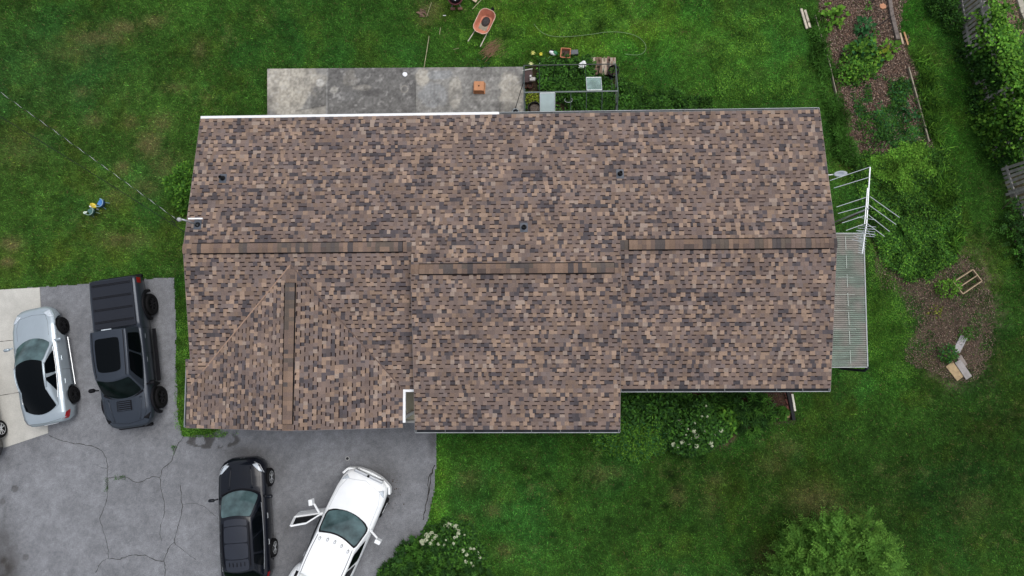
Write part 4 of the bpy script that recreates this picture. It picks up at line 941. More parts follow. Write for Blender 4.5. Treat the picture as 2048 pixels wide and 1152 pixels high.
# ---- garden plants
GP = [('squash_plant', 'large leaved squash plant in the top left of the bed', [(1660, 22, .32, .4), (1681, 28, .3, .35), (1652, 30, .2, .3)], 70, .19, .17, G_BRI),
      ('squash_plant', 'smaller leaved squash plant just below the first one', [(1663, 45, .28, .35), (1650, 52, .25, .3), (1679, 45, .18, .3)], 55, .17, .15, G_BRI),
      ('cabbage_plant', 'blue green leafy plant at the upper middle of the bed', [(1728, 48, .3, .4), (1735, 56, .33, .4), (1725, 60, .2, .3)], 90, .2, .15, G_BLU),
      ('leafy_vine', 'thin leafy vine above the blue green plant', [(1738, 22, .16, .3), (1740, 12, .15, .25), (1750, 68, .18, .25)], 50, .1, .08, G_MID),
      ('squash_plant', 'yellow green squash leaves at the right end of the clump', [(1765, 108, .35, .4), (1778, 98, .3, .35), (1788, 90, .22, .3)], 90, .18, .16, G_BRI + G_YEL[:1]),
      ('squash_plant', 'wide blue green squash clump across the bed', [(1712, 105, .45, .5), (1732, 98, .45, .5), (1740, 118, .5, .5), (1720, 88, .3, .4), (1738, 84, .2, .3)], 420, .18, .15, G_MID + G_BLU + G_BRI),
      ('bean_plant', 'bushy bright green plant at the middle left of the bed', [(1700, 135, .5, .6), (1720, 140, .5, .6), (1690, 150, .35, .5), (1706, 155, .3, .4), (1735, 138, .4, .5)], 900, .12, .09, G_BRI + G_MID),
      ('leafy_plant', 'pale blue green leafy plant by the right edging board', [(1820, 228, .3, .35), (1826, 236, .25, .3), (1815, 218, .18, .3)], 90, .13, .09, G_BLU),
      ('leafy_plant', 'tall leafy plant near the top of the lower bed', [(1795, 180, .28, .35), (1800, 195, .28, .35), (1790, 205, .2, .3)], 130, .11, .06, G_BLU + G_MID),
      ('leafy_plant', 'round mid green plant in the lower left of the bed', [(1732, 243, .3, .4), (1726, 250, .22, .3)], 140, .11, .06, G_MID),
      ('leafy_plant', 'low spreading plant across the bottom of the bed', [(1745, 275, .35, .4), (1765, 278, .35, .4), (1775, 270, .2, .3)], 220, .11, .07, G_MID + G_DRK),
      ('leafy_plant', 'tiny star shaped seedling in the middle of the bed', [(1760, 211, .16, .15)], 26, .11, .045, G_BLU),
      ('sapling', 'yellow green sapling against the wooden frame', [(1898, 578, .38, .5), (1885, 575, .25, .35), (1908, 572, .28, .45)], 420, .11, .045, G_BRI),
      ('sapling', 'small yellowing seedling alone in the mulch', [(1874, 623, .22, .2), (1865, 624, .12, .15)], 44, .12, .05, [(.16, .2, .03), (.2, .22, .04)]),
      ('leafy_plant', 'small leafy plant at the top end of the grey plank', [(1934, 667, .24, .3)], 90, .11, .045, G_MID),
      ('leafy_plant', 'dark bushy plant between the grey plank and the tan boards', [(1901, 706, .36, .5), (1894, 712, .25, .35)], 300, .11, .05, G_MID + G_BLU),
      ('leafy_plant', 'bright weed rosette at the north edge of the patio', [(970, 126, .22, .2)], 40, .16, .05, G_MID + G_BLU),
      ('yellow_foliage_plant', 'yellow green plant at the lower left inside the greenhouse frame', [(1066, 197, .3, .3), (1070, 205, .25, .25), (1088, 226, .22, .25)], 460, .06, .05, G_YEL)]
for i, (nm, lb, bl, n, L, W, cs) in enumerate(GP): bush(nm, lb, 'plant', bl, n, L, W, cs, seed=60 + i, stem=(nm in ('sapling', 'bean_plant')), lump=.25)

# ================================================================== FENCE
fpts = [P(a, b, 0) for a, b in ((1908, -30), (1920, 45), (1934, 115), (1962, 205), (1990, 300), (2018, 388), (2045, 460), (2075, 560))]
fence = thing('picket_fence', 'weathered grey board fence overgrown with vine at the right edge', 'fence', fpts[0])
r = random.Random(5); npk = 0; prev_rail = None
f0 = fpts[0]; MBrail = []
for a, b in zip(fpts[:-1], fpts[1:]):
    d = (b - a); L = d.length; d /= L; n = int(L / .165); nrm = Vector((-d.y, d.x, 0)); 
    for k in range(n):
        if npk >= 98: break
        npk += 1
        c = a + d * (L * (k + .5) / n) - f0; h = r.uniform(1.66, 1.78); tl = r.uniform(-.03, .03)
        m = MB(); w2 = .112
        ang = math.atan2(d.y, d.x); ca, sa = math.cos(ang), math.sin(ang)
        pr = [(-w2 / 2, 0), (w2 / 2, 0), (w2 / 2, h - .06), (w2 / 2 - .035, h), (-w2 / 2 + .035, h), (-w2 / 2, h - .06)]
        vs = [(c.x + ca * u + -sa * t + tl * v * ca, c.y + sa * u + ca * t + tl * v * sa, v) for t in (-.011, .011) for u, v in pr]
        m.add(vs, [(0, 1, 2, 3, 4, 5), (11, 10, 9, 8, 7, 6)] + [(q, (q + 1) % 6, 6 + (q + 1) % 6, 6 + q) for q in range(6)])
        m.build('picket', M_wood, fence)
    for z in (.35, 1.4):
        m = MB(); o = nrm * -.035; m.bar(a - f0 + o + Vector((0, 0, z)), b - f0 + o + Vector((0, 0, z)), .04, .09); m.build('rail', M_wood, fence)
    m = MB(); o = nrm * -.1; m.box((a.x - f0.x + o.x, a.y - f0.y + o.y, .85), (.09, .09, 1.7)); m.build('post', M_wood, fence)
# vine over the fence + undergrowth at its foot
def fence_leaves(name, label, cat, n, tA, tB, zr, off, L, W, cols, seed, clump):
    rg = np.random.default_rng(seed); pts = np.array([(p.x, p.y) for p in fpts]); seg = np.linalg.norm(np.diff(pts, axis=0), axis=1); cum = np.concatenate([[0], np.cumsum(seg)])
    s = rg.uniform(tA, tB, n * 3) * cum[-1]; x = np.interp(s, cum, pts[:, 0]); y = np.interp(s, cum, pts[:, 1])
    z = rg.uniform(zr[0], zr[1], n * 3); o = rg.normal(off[0], off[1], n * 3)
    k = fbm(s, z * 1.3, 1.1, seed, 3) > clump; s, x, y, z, o = [q[k][:n] for q in (s, x, y, z, o)]
    pos = np.stack([x + o * .93, y - o * -.28, np.maximum(.04, z - abs(o) * .3)], 1)
    m = len(pos); cl = pick(cols, m, rg, .25) * (.65 + .8 * fbm(x * 1.5, z * 2 + y, 1.8, seed + 1, 3))[:, None]
    V, F, C = expand(pos, np.tile([-.25, -.1, .3], (m, 1)), 1, 'leaf', L, W, cl, rg)
    b0 = pos.mean(0); b0[2] = 0; V = V - b0; rt = thing(name, label, cat, tuple(b0))
    link('foliage', np_mesh('foliage', V, F, np.clip(C, 0, .9)), M_leaf, rt)
    m2 = MB(); r2 = random.Random(seed)
    for q in range(9):
        i = r2.randrange(m); j = r2.randrange(m); A, B = pos[i] - b0, pos[j] - b0
        if abs(A[1] - B[1]) > 1.5: B = A + np.array([.1, .5, .4])
        m2.tube([tuple((A[0], A[1], 0.02)), tuple((A + B) / 2 + np.array([0, 0, .05])), tuple(B)], [.012, .009, .005], 5)
    m2.build('stem', M_bark, rt)
fence_leaves('vine', 'dark vine climbing the house side of the fence', 'vine', 5200, .2, .62, (.3, 1.7), (-.06, .1), .12, .1, G_MID + G_DRK, 71, .6)
fence_leaves('vine', 'bright light green vine heaped along the fence top', 'vine', 12000, .13, .62, (1.1, 2.1), (.34, .26), .13, .11, G_BRI + G_BRI + G_MID, 72, .42)
fence_leaves('undergrowth', 'low dark undergrowth along the foot of the fence', 'undergrowth', 5000, .0, .95, (.03, .45), (-.2, .17), .12, .08, G_DRK + G_MID, 73, .5)
bush('hedge_shrub', 'bright green shrub behind the fence at the right edge', 'shrub', [(2040, 170, .9, 2.4), (2045, 215, .95, 2.5), (2050, 260, .9, 2.3), (2030, 135, .5, 2.1), (2075, 290, .7, 2.2), (2025, 235, .55, 2.0)], 11000, .13, .10, G_BRI + G_BRI + G_MID, seed=75)
bush('sumac', 'fern leaved sapling in the top right corner beside the road', 'shrub', [(2040, 85, .5, 1.4), (2055, 75, .6, 1.5), (2062, 105, .5, 1.3)], 60, .16, .05, G_MID + G_BLU, mode='frond', n_per=9, seed=76)
bush('shrub', 'dark green sprigs at the right edge beside the lower fence', 'shrub', [(2035, 455, .45, .7), (2045, 480, .5, .9)], 110, .1, .04, G_MID + G_DRK, mode='frond', n_per=6, seed=77)
bush('shrub', 'leafy bush at the foot of the fence at the top edge', 'shrub', [(1895, 8, .5, .8), (1912, 40, .4, .7), (1888, -10, .5, .9)], 2200, .1, .06, G_MID + G_DRK, seed=78)

# ================================================================== VEHICLES
def paint(name, col, metal=.0, rough=.3): return mat(name, col, rough, metal=metal, var=.03, ns=3, coat=.15, spec=.3)
M_glass = mat('car_glass', (.002, .003, .004), .04, var=0, spec=.1)
M_screen = mat('windshield_glass', (.06, .10, .105), .05, var=.5, ns=2.6, spec=.5)  # patchy teal base colour stands in for sky reflected in the windshields
M_tyre = mat('tyre', (.010, .010, .011), .8, var=.15, ns=30, spec=.1)
M_rimd = mat('rim_dark', (.014, .014, .016), .4, metal=.1, var=.05, spec=.15)
M_rims = mat('rim_silver', (.62, .64, .66), .35, metal=.35, var=.05)
M_well = mat('wheel_well', (.005, .005, .005), .9, var=0, spec=.05)
M_lamp = mat('lamp_lens', (.5, .55, .6), .08, var=.2, ns=20, spec=.7)
M_red = mat('tail_lens', (.28, .008, .012), .12, var=.15, ns=25, spec=.6)
M_chrome = mat('chrome', (.5, .52, .54), .3, metal=.5, var=0)
M_trim = mat('black_trim', (.007, .007, .009), .55, var=.1, spec=.12)

def lerp(a, b, t): return a + (b - a) * t
def interp(tab, x):
    if x <= tab[0][0]: return tab[0][1:]
    for p, q in zip(tab[:-1], tab[1:]):
        if x <= q[0]:
            t = (x - p[0]) / (q[0] - p[0]); return tuple(lerp(a, b, t) for a, b in zip(p[1:], q[1:]))
    return tab[-1][1:]
def car_body(root, tab, mt, wheels, rt, name='body', cut=True, bed=None):
    """tab rows: x, half width, z bottom, z shoulder, z top centre ; x ascending (rear to front)"""
    x0, x1 = tab[0][0], tab[-1][0]; xs = sorted(set([t[0] for t in tab] + list(np.linspace(x0, x1, 40))))
    mb = MB(); vs = []
    for x in xs:
        wd, zb, zs, zt = interp(tab, x)
        prof = [(wd * .78, zb), (wd * .95, zb + .05), (wd * .995, zb + (zs - zb) * .4), (wd, zb + (zs - zb) * .68), (wd * .975, zs - .05), (wd * .93, zs), (wd * .80, lerp(zs, zt, .55)), (wd * .45, lerp(zs, zt, .9)), (0, zt)]
        full = [(-a, z) for a, z in prof[:-1]] + [(0, zt)] + [(a, z) for a, z in prof[:-1]][::-1]
        vs += [(x, y, z) for y, z in full]
    n = 17
    fs = [(i * n + k, i * n + k + 1, (i + 1) * n + k + 1, (i + 1) * n + k) for i in range(len(xs) - 1) for k in range(n - 1)]
    fs += [(i * n, (i + 1) * n, (i + 1) * n + n - 1, i * n + n - 1) for i in range(len(xs) - 1)]
    fs += [tuple(range(n)), tuple(range(len(xs) * n - 1, (len(xs) - 1) * n - 1, -1))]
    mb.add(vs, fs); o = mb.build(name, mt, root, smooth=True)
    cutters = []
    if cut:
        cm = MB()
        for (wx, wy) in wheels:
            for s in (-1, 1): cm.lathe([(0, -.32), (rt + .07, -.32), (rt + .07, .5), (0, .5)] if s > 0 else [(0, -.5), (rt + .07, -.5), (rt + .07, .32), (0, .32)], (wx, s * (wy - .1), rt + .02), 28, 'Y')
        cutters.append(cm)
    if bed:
        cm = MB(); cm.box(((bed[0] + bed[1]) / 2, 0, bed[3] + 1), (bed[1] - bed[0], bed[2] * 2, 2)); cutters.append(cm)
    for cm in cutters:
        c = cm.build('cut', None, None); 
        md = o.modifiers.new('b', 'BOOLEAN'); md.object = c; md.operation = 'DIFFERENCE'; md.solver = 'EXACT'
        dg = bpy.context.evaluated_depsgraph_get(); me = bpy.data.meshes.new_from_object(o.evaluated_get(dg)); o.modifiers.clear(); o.data = me
        bpy.data.objects.remove(c)
    return o
def surf(o):
    bm = bmesh.new(); bm.from_mesh(o.data); t = BVHTree.FromBMesh(bm); bm.free(); return t
def drape_top(t, pts, lift=.004):
    out = []
    for x, y in pts:
        h = t.ray_cast(Vector((x, y, 5)), Vector((0, 0, -1))); out.append((h[0] if h[0] else Vector((x, y, .8))) + Vector((0, 0, lift)))
    return out
def dense(pts, n=8):
    out = []
    for a, b in zip(pts[:-1], pts[1:]): out += [tuple(lerp(p, q, i / n) for p, q in zip(a, b)) for i in range(n)]
    return out + [pts[-1]]
def seam_top(t, root, pts, w=.014, name='panel_seam', m=None, r=None):
    mb = MB(); mb.tube(drape_top(t, dense(pts), 0), r or w * .5, 5); return mb.build(name, m or M_trim, root)
def side_pts(t, pts, s):
    out = []
    for x, z in pts:
        h = t.ray_cast(Vector((x, s * 3, z)), Vector((0, -s, 0))); out.append(h[0] if h[0] else Vector((x, s * .9, z)))
    return out
def seam_side(t, root, pts, s, r=.006, m=None, name='door_seam'):
    mb = MB(); mb.tube(side_pts(t, dense(pts, 6), s), r, 5); mb.build(name, m or M_trim, root)
def patch_top(t, root, poly, m, name, lift=.012, res=6, th=.01):
    """poly quad corners (x,y) bilinear draped on the body from above"""
    mb = MB(); a, b, c, d = poly
    f = lambda u, v: drape_top(t, [(lerp(lerp(a[0], b[0], u), lerp(d[0], c[0], u), v), lerp(lerp(a[1], b[1], u), lerp(d[1], c[1], u), v))], lift)[0]
    mb.grid(f, res, res); return mb.build(name, m, root, smooth=True, solid=th)
def cabin(root, c, mt, glasses=True):
    """c: dict with xf,xfc (base front, corner setback) tf,tfc roof front; tr,rr rear; wb,wt half widths; zb,zt; zr"""
    def front(u, v): # u -1..1, v 0..1
        x = lerp(c['xf'] - c['cb'] * u * u, c['tf'] - c['ct'] * u * u, v); y = u * lerp(c['wbf'], c['wtf'], v)
        return Vector((x, y, lerp(c['zbf'], c['zt'] - c['rc'] * u * u, v) + .05 * math.sin(math.pi * v) * (1 - .5 * abs(u))))
    def rear(u, v):
        x = lerp(c['xr'] + c['cr'] * u * u, c['tr'] + c['crt'] * u * u, v); y = u * lerp(c['wbr'], c['wtr'], v)
        return Vector((x, y, lerp(c['zbr'], c['ztr'] - c['rc'] * u * u, v) + c.get('rb', .04) * math.sin(math.pi * v) * (1 - .5 * abs(u))))
    def side(s):
        def f(u, v):
            A, B = front(s, v), rear(s, v); p = A.lerp(B, u)
            p.y += s * (.06 * 4 * u * (1 - u)) * (.4 + .6 * (1 - v)); p.z += (c.get('arch', .05) * v) * 4 * u * (1 - u)
            return p
        return f
    def roof(u, v):  # u -1..1 , v 0 front..1 rear
        A, B = front(u, 1), rear(u, 1); p = A.lerp(B, v)
        p.y += (.06 * 4 * v * (1 - v)) * .4 * u; p.z += c.get('arch', .05) * 4 * v * (1 - v); return p
    mb = MB(); N = 12
    mb.grid(lambda a, b: front(a * 2 - 1, b), N, N); mb.grid(lambda a, b: rear(a * 2 - 1, b), N, N)
    for s in (-1, 1): mb.grid(lambda a, b, s=s: side(s)(a, b), N, N)
    mb.grid(lambda a, b: roof(a * 2 - 1, b), N, N)
    o = mb.build('cabin', mt, root, smooth=True, weld=.002, bevel=.035, seg=3, ang=28)
    def glass(fn, u0, u1, v0, v1, name, m=M_glass, off=.012, res=10, taper=0, rnd_=.2):
        def g(a, b):
            # rounded corners by pulling the grid edge in
            uu_, vv_ = a * 2 - 1, b * 2 - 1
            k = max(0, abs(uu_) + abs(vv_) - 1.7) * rnd_; uu_ *= 1 - k; vv_ *= 1 - k
            v = lerp(v0, v1, (vv_ + 1) / 2); u = lerp(u0, u1, (uu_ + 1) / 2); u = u + taper * (v - v0) * (1 if (uu_ < 0) else -1) * (abs(uu_))
            e = 1e-3; p = fn(u, v); du = fn(u + e, v) - p; dv = fn(u, v + e) - p; nn = du.cross(dv).normalized()
            ctr = Vector(((c['xf'] + c['xr']) / 2, 0, c['zbf'] - .3))
            if nn.dot(p - ctr) < 0: nn = -nn
            return p + nn * off
        m_ = MB(); m_.grid(g, res, res); return m_.build(name, m, root, smooth=True)
    return front, rear, side, roof, glass, o
def wheel(root, x, y, r, wd, rim_m, side_, spokes=10, rr=.66):
    mb = MB(); h = wd / 2
    mb.lathe([(r * rr, -h), (r * .93, -h), (r, -h * .7), (r, h * .7), (r * .93, h), (r * rr, h), (r * rr, -h)], (x, y, r), 36, 'Y')
    t = mb.build('wheel', M_tyre, root, smooth=True, fix=True)
    s = side_; mb = MB(); yo = y + s * h * .75; ri = r * rr
    mb.lathe([(ri, -.02), (ri, .02), (ri * .93, .02), (ri * .93, -.02)], (x, yo + s * .01, r), 30, 'Y', closed=True)
    for k in range(spokes):
        a = 2 * math.pi * k / spokes + .2; ca, sa = math.cos(a), math.sin(a)
        mb.bar((x + ca * ri * .12, yo + s * .014, r + sa * ri * .12), (x + ca * ri * .95, yo + s * .004, r + sa * ri * .95), .05 if spokes > 8 else .07, .03)
    mb.lathe([(0, -.03), (ri * .2, -.03), (ri * .2, .03), (0, .03)], (x, yo, r), 16, 'Y')
    mb.build('rim', rim_m, t)
    mb = MB(); mb.lathe([(0, -.004), (ri, -.004), (ri, .004), (0, .004)], (x, y + s * h * .35, r), 24, 'Y'); mb.build('brake_shadow', M_well, t)
def mirror(root, x, y, z, s, mt, ln=.18, sz=(.13, .24, .15)):
    mb = MB(); mb.bar((x, y, z - .04), (x - .02, y + s * ln, z), .05, .04)
    mb.lathe([(0, -.5), (.3, -.46), (.48, -.3), (.5, 0), (.48, .3), (.3, .46), (0, .5)], (0, 0, 0), 14, 'Y')
    n0 = 8
    for i in range(n0, len(mb.v)):
        v = mb.v[i]; mb.v[i] = (x - .03 + v[0] * sz[0], y + s * (ln + sz[1] / 2) + v[1] * sz[1], z + v[2] * sz[2])
    mb.build('mirror', mt, root, smooth=True)
def handle(t, root, x, z, s, m):
    p, q = side_pts(t, [(x - .09, z), (x + .09, z)], s); mb = MB(); o = Vector((0, s * .025, 0)); mb.tube([p, p + o, q + o, q], .012, 6); mb.build('door_handle', m, root)
def place(root, fpx, rpx, zz, half, side_, fx, rx):
    """put a car so that its front/rear wheel hubs on side_ (+1 = its left) land on the given pixels"""
    a, b = P(*fpx, zz), P(*rpx, zz); d = Vector((a.x - b.x, a.y - b.y, 0)).normalized(); lft = Vector((-d.y, d.x, 0))
    m = (Vector((a.x, a.y, 0)) + Vector((b.x, b.y, 0))) / 2 - lft * side_ * half - d * (fx + rx) / 2
    root.location = m; root.rotation_euler = (0, 0, math.atan2(d.y, d.x))

# --- silver sedan
def make_sedan():
    root = thing('sedan', 'silver sedan with black glass roof parked on the edge of the pale concrete', 'car')
    mt = paint('silver_paint', (.40, .46, .50), .45, .24); R0 = .335; wh = [(1.43, .80), (-1.34, .80)]
    tab = [(-2.30, .52, .42, .78, .82), (-2.27, .66, .32, .84, .88), (-2.15, .80, .26, .89, .97), (-1.95, .86, .22, .93, 1.02), (-1.4, .905, .18, .96, 1.05), (-.6, .91, .17, .94, 1.0), (.5, .905, .17, .90, .97),
           (1.0, .90, .18, .86, .95), (1.5, .885, .2, .80, .89), (1.9, .83, .22, .72, .80), (2.12, .72, .25, .66, .72), (2.24, .55, .3, .60, .65), (2.28, .4, .34, .55, .58)]
    b = car_body(root, tab, mt, wh, R0); t = surf(b)
    c = dict(xf=1.08, cb=.32, tf=.18, ct=.16, xr=-1.92, cr=.28, tr=-1.05, crt=.12, wbf=.74, wtf=.56, wbr=.66, wtr=.50, zbf=.93, zt=1.40, zbr=1.02, ztr=1.36, rc=.05, arch=.06, rb=.05)
    fr, re, sd_, rf, gl, cb = cabin(root, c, mt)
    gl(fr, -.93, .93, .03, .97, 'windshield', M_screen); gl(lambda u, v: rf(u, v), -.92, .92, -.04, 1.04, 'glass_roof', rnd_=0); gl(re, -.93, .93, .04, 1.02, 'rear_window', rnd_=.08)
    for s in (-1, 1):
        gl(sd_(s), .10, .47, .06, .9, 'side_window', taper=.0); gl(sd_(s), .49, .80, .06, .9, 'side_window', taper=.12)
        mb = MB(); mb.tube([sd_(s)(u, .06) + Vector((0, s * .012, .0)) for u in np.linspace(.05, .9, 14)], .011, 6); mb.build('chrome_strip', M_chrome, root)
        mb = MB(); mb.tube([sd_(s)(u, .97) + Vector((0, s * .012, .012)) for u in np.linspace(.02, .95, 16)], .02, 6); mb.build('roof_rail', mt, root, smooth=True)
        for wx, wy in wh: wheel(root, wx, s * wy, R0, .22, M_rimd, s, 10, .7)
        mirror(root, .86, s * .83, .98, s, mt, .08)
        for hx in (.12, -.78): handle(t, root, hx, .80, s, mt)
        for xx in (-.32,): seam_side(t, root, [(xx, .84), (xx, .3)], s, .005)
        mb = MB(); mb.tube([Vector((x, s * .915, .25)) for x in (-.95, .95)], .022, 6); mb.build('sill', M_chrome, root)
        patch_top(t, root, [(2.02, s * .45), (2.1, s * .66), (1.78, s * .80), (1.80, s * .66)], M_lamp, 'headlight')
        mbt = MB(); pts = [(-1.95, .86), (-2.22, .80), (-2.22, .68), (-1.98, .72)]
        def gtl(u, v, s=s):
            x = lerp(lerp(-1.88, -2.2, u), lerp(-1.95, -2.2, u), v); z = lerp(.70, .90, v); q = side_pts(t, [(x, z)], s)[0]; return q + Vector((0, s * .008, 0))
        mbt.grid(gtl, 6, 5); mbt.build('taillight', M_red, root, smooth=True)
        seam_top(t, root, [(1.08, s * .62), (1.6, s * .62), (1.92, s * .52)], .008)
    seam_top(t, root, [(1.92, -.52), (1.99, 0), (1.92, .52)], .008); seam_top(t, root, [(-2.18, -.6), (-2.24, 0), (-2.18, .6)], .01)
    mb = MB(); mb.box((2.26, 0, .48), (.05, .7, .14)); mb.build('grille', M_trim, root, bevel=.02)
    mb = MB(); mb.box((-2.31, 0, .62), (.02, .5, .12)); mb.build('number_plate', M_white, root)
    return root
sedan = make_sedan(); place(sedan, (128, 650), (150, 788), .335, .9, -1, 1.43, -1.34)

# --- grey pickup
def make_pickup():
    root = thing('pickup_truck', 'dark grey crew cab pickup with ribbed bed cover and knobbly tyres', 'truck')
    mt = paint('grey_paint', (.036, .045, .06), .3, .28); R0 = .43; wh = [(1.85, .90), (-1.80, .90)]
    tab = [(-2.9, .84, .62, 1.22, 1.26), (-2.84, .93, .55, 1.26, 1.29), (-2.2, .955, .5, 1.28, 1.31), (-1.0, .955, .45, 1.26, 1.28), (-.9, .955, .45, 1.2, 1.24), (1.3, .955, .45, 1.17, 1.23), (1.7, .95, .5, 1.14, 1.24), (2.2, .94, .55, 1.10, 1.21), (2.55, .86, .58, 1.04, 1.14), (2.74, .72, .58, .98, 1.04), (2.84, .5, .6, .90, .95)]
    b = car_body(root, tab, mt, wh, R0); t = surf(b)
    c = dict(xf=1.72, cb=.28, tf=.98, ct=.14, xr=-.98, cr=.03, tr=-.90, crt=.02, wbf=.80, wtf=.64, wbr=.82, wtr=.68, zbf=1.2, zt=1.90, zbr=1.2, ztr=1.90, rc=.05, arch=.03)
    fr, re, sd_, rf, gl, cb = cabin(root, c, mt)
    gl(fr, -.94, .94, .03, .93, 'windshield', mat('dark_screen', (.005, .009, .009), .05, var=.4, ns=3, spec=.04))
    gl(lambda u, v: rf(u, v), -.72, .62, .16, .84, 'glass_roof'); gl(re, -.8, .8, .15, .85, 'rear_window')
    for s in (-1, 1):
        gl(sd_(s), .12, .52, .08, .9, 'side_window'); gl(sd_(s), .55, .90, .08, .9, 'side_window')
        mb = MB(); mb.tube([rf(s * .86, v) + Vector((0, 0, .006)) for v in np.linspace(.02, .98, 12)], .012, 5); mb.build('roof_channel', M_trim, root)
        for wx, wy in wh:
            wheel(root, wx, s * wy, R0, .30, M_rimd, s, 6, .56)
            mb = MB(); A = [math.pi * (i / 12) for i in range(13)]; rw = R0 + .06
            vs = [];
            for a in A:
                for (q, yy, zz) in ((rw, .90, 0), (rw + .02, 1.02, 0), (rw + .11, 1.0, 0), (rw + .13, .92, 0)): vs.append((wx + math.cos(a) * q, s * yy, R0 + .02 + math.sin(a) * q))
            mb.add(vs, [(i * 4 + k, i * 4 + k + 1, i * 4 + 5 + k, i * 4 + 4 + k) for i in range(12) for k in range(3)]); mb.build('wheel_arch', M_trim, root, smooth=True, solid=.01)
        mirror(root, 1.28, s * .93, 1.26, s, M_trim, .12, (.16, .24, .2))
        for hx in (.35, -.55): handle(t, root, hx, 1.06, s, mt)
        for xx in (.1, -.88, 1.15): seam_side(t, root, [(xx, 1.14), (xx, .55)], s, .006)
        mb = MB(); mb.bar((-.85, s * .98, .42), (1.2, s * .98, .42), .14, .05); mb.build('side_step', M_trim, root, bevel=.015)
        mbt = MB()
        def gtl(u, v, s=s): return side_pts(t, [(lerp(-2.62, -2.84, u), lerp(.95, 1.2, v))], s)[0] + Vector((0, s * .008, 0))
        mbt.grid(gtl, 4, 5); mbt.build('taillight', M_red, root, smooth=True)
        patch_top(t, root, [(2.52, s * .62), (2.60, s * .78), (2.34, s * .88), (2.40, s * .80)], M_trim, 'headlight')
        patch_top(t, root, [(1.7, s * .60), (1.7, s * .70), (2.55, s * .52), (2.55, s * .47)], mt, 'hood_ridge', .02, th=.02)
        seam_top(t, root, [(1.62, s * .78), (2.3, s * .76), (2.58, s * .60)], .012)
    seam_top(t, root, [(2.58, -.60), (2.68, 0), (2.58, .60)], .012)
    mb = MB(); mb.box((-1.93, 0, 1.31), (1.84, 1.62, .05)); cv = mb.build('bed_cover', mat('cover_vinyl', (.016, .019, .027), .65, spec=.2, var=.1, ns=40), root, bevel=.015)
    for k in range(4):
        for off in (0, .05): mb = MB(); mb.box((-2.70 + k * .47 + off, 0, 1.342), (.022, 1.5, .016)); mb.build('rib', M_trim, cv)
    mb = MB(); mb.box((-.915, 0, 1.905), (.035, .38, .02)); mb.build('brake_lamp', M_lamp, root)
    tv = drape_top(t, [(2.0, 0)])[0]
    mb = MB(); mb.box((1.98, .0, tv.z + .012), (.38, .56, .03)); v_ = mb.build('hood_vent', M_trim, root, bevel=.01)
    for k in range(5): mb = MB(); mb.box((1.84 + k * .075, 0, tv.z + .03), (.03, .5, .014), M=Matrix.Rotation(.3, 3, 'Y')); mb.build('louvre', mt, v_)
    mb = MB(); mb.tube([fr(u, .0) + Vector((.03, 0, .0)) for u in np.linspace(-.95, .95, 16)], .035, 6); mb.build('cowl', M_trim, root)
    mb = MB(); mb.box((2.82, 0, .78), (.06, 1.0, .3)); mb.build('grille', M_trim, root, bevel=.03)
    mb = MB(); mb.box((2.82, 0, .58), (.14, 1.3, .2)); mb.build('bumper', M_trim, root, bevel=.05); mb = MB(); mb.box((-2.95, 0, .62), (.16, 1.7, .16)); mb.build('bumper', M_trim, root, bevel=.04)
    return root

pickup = make_pickup(); place(pickup, (325, 794), (306, 608), .43, 1.05, 1, 1.85, -1.80)

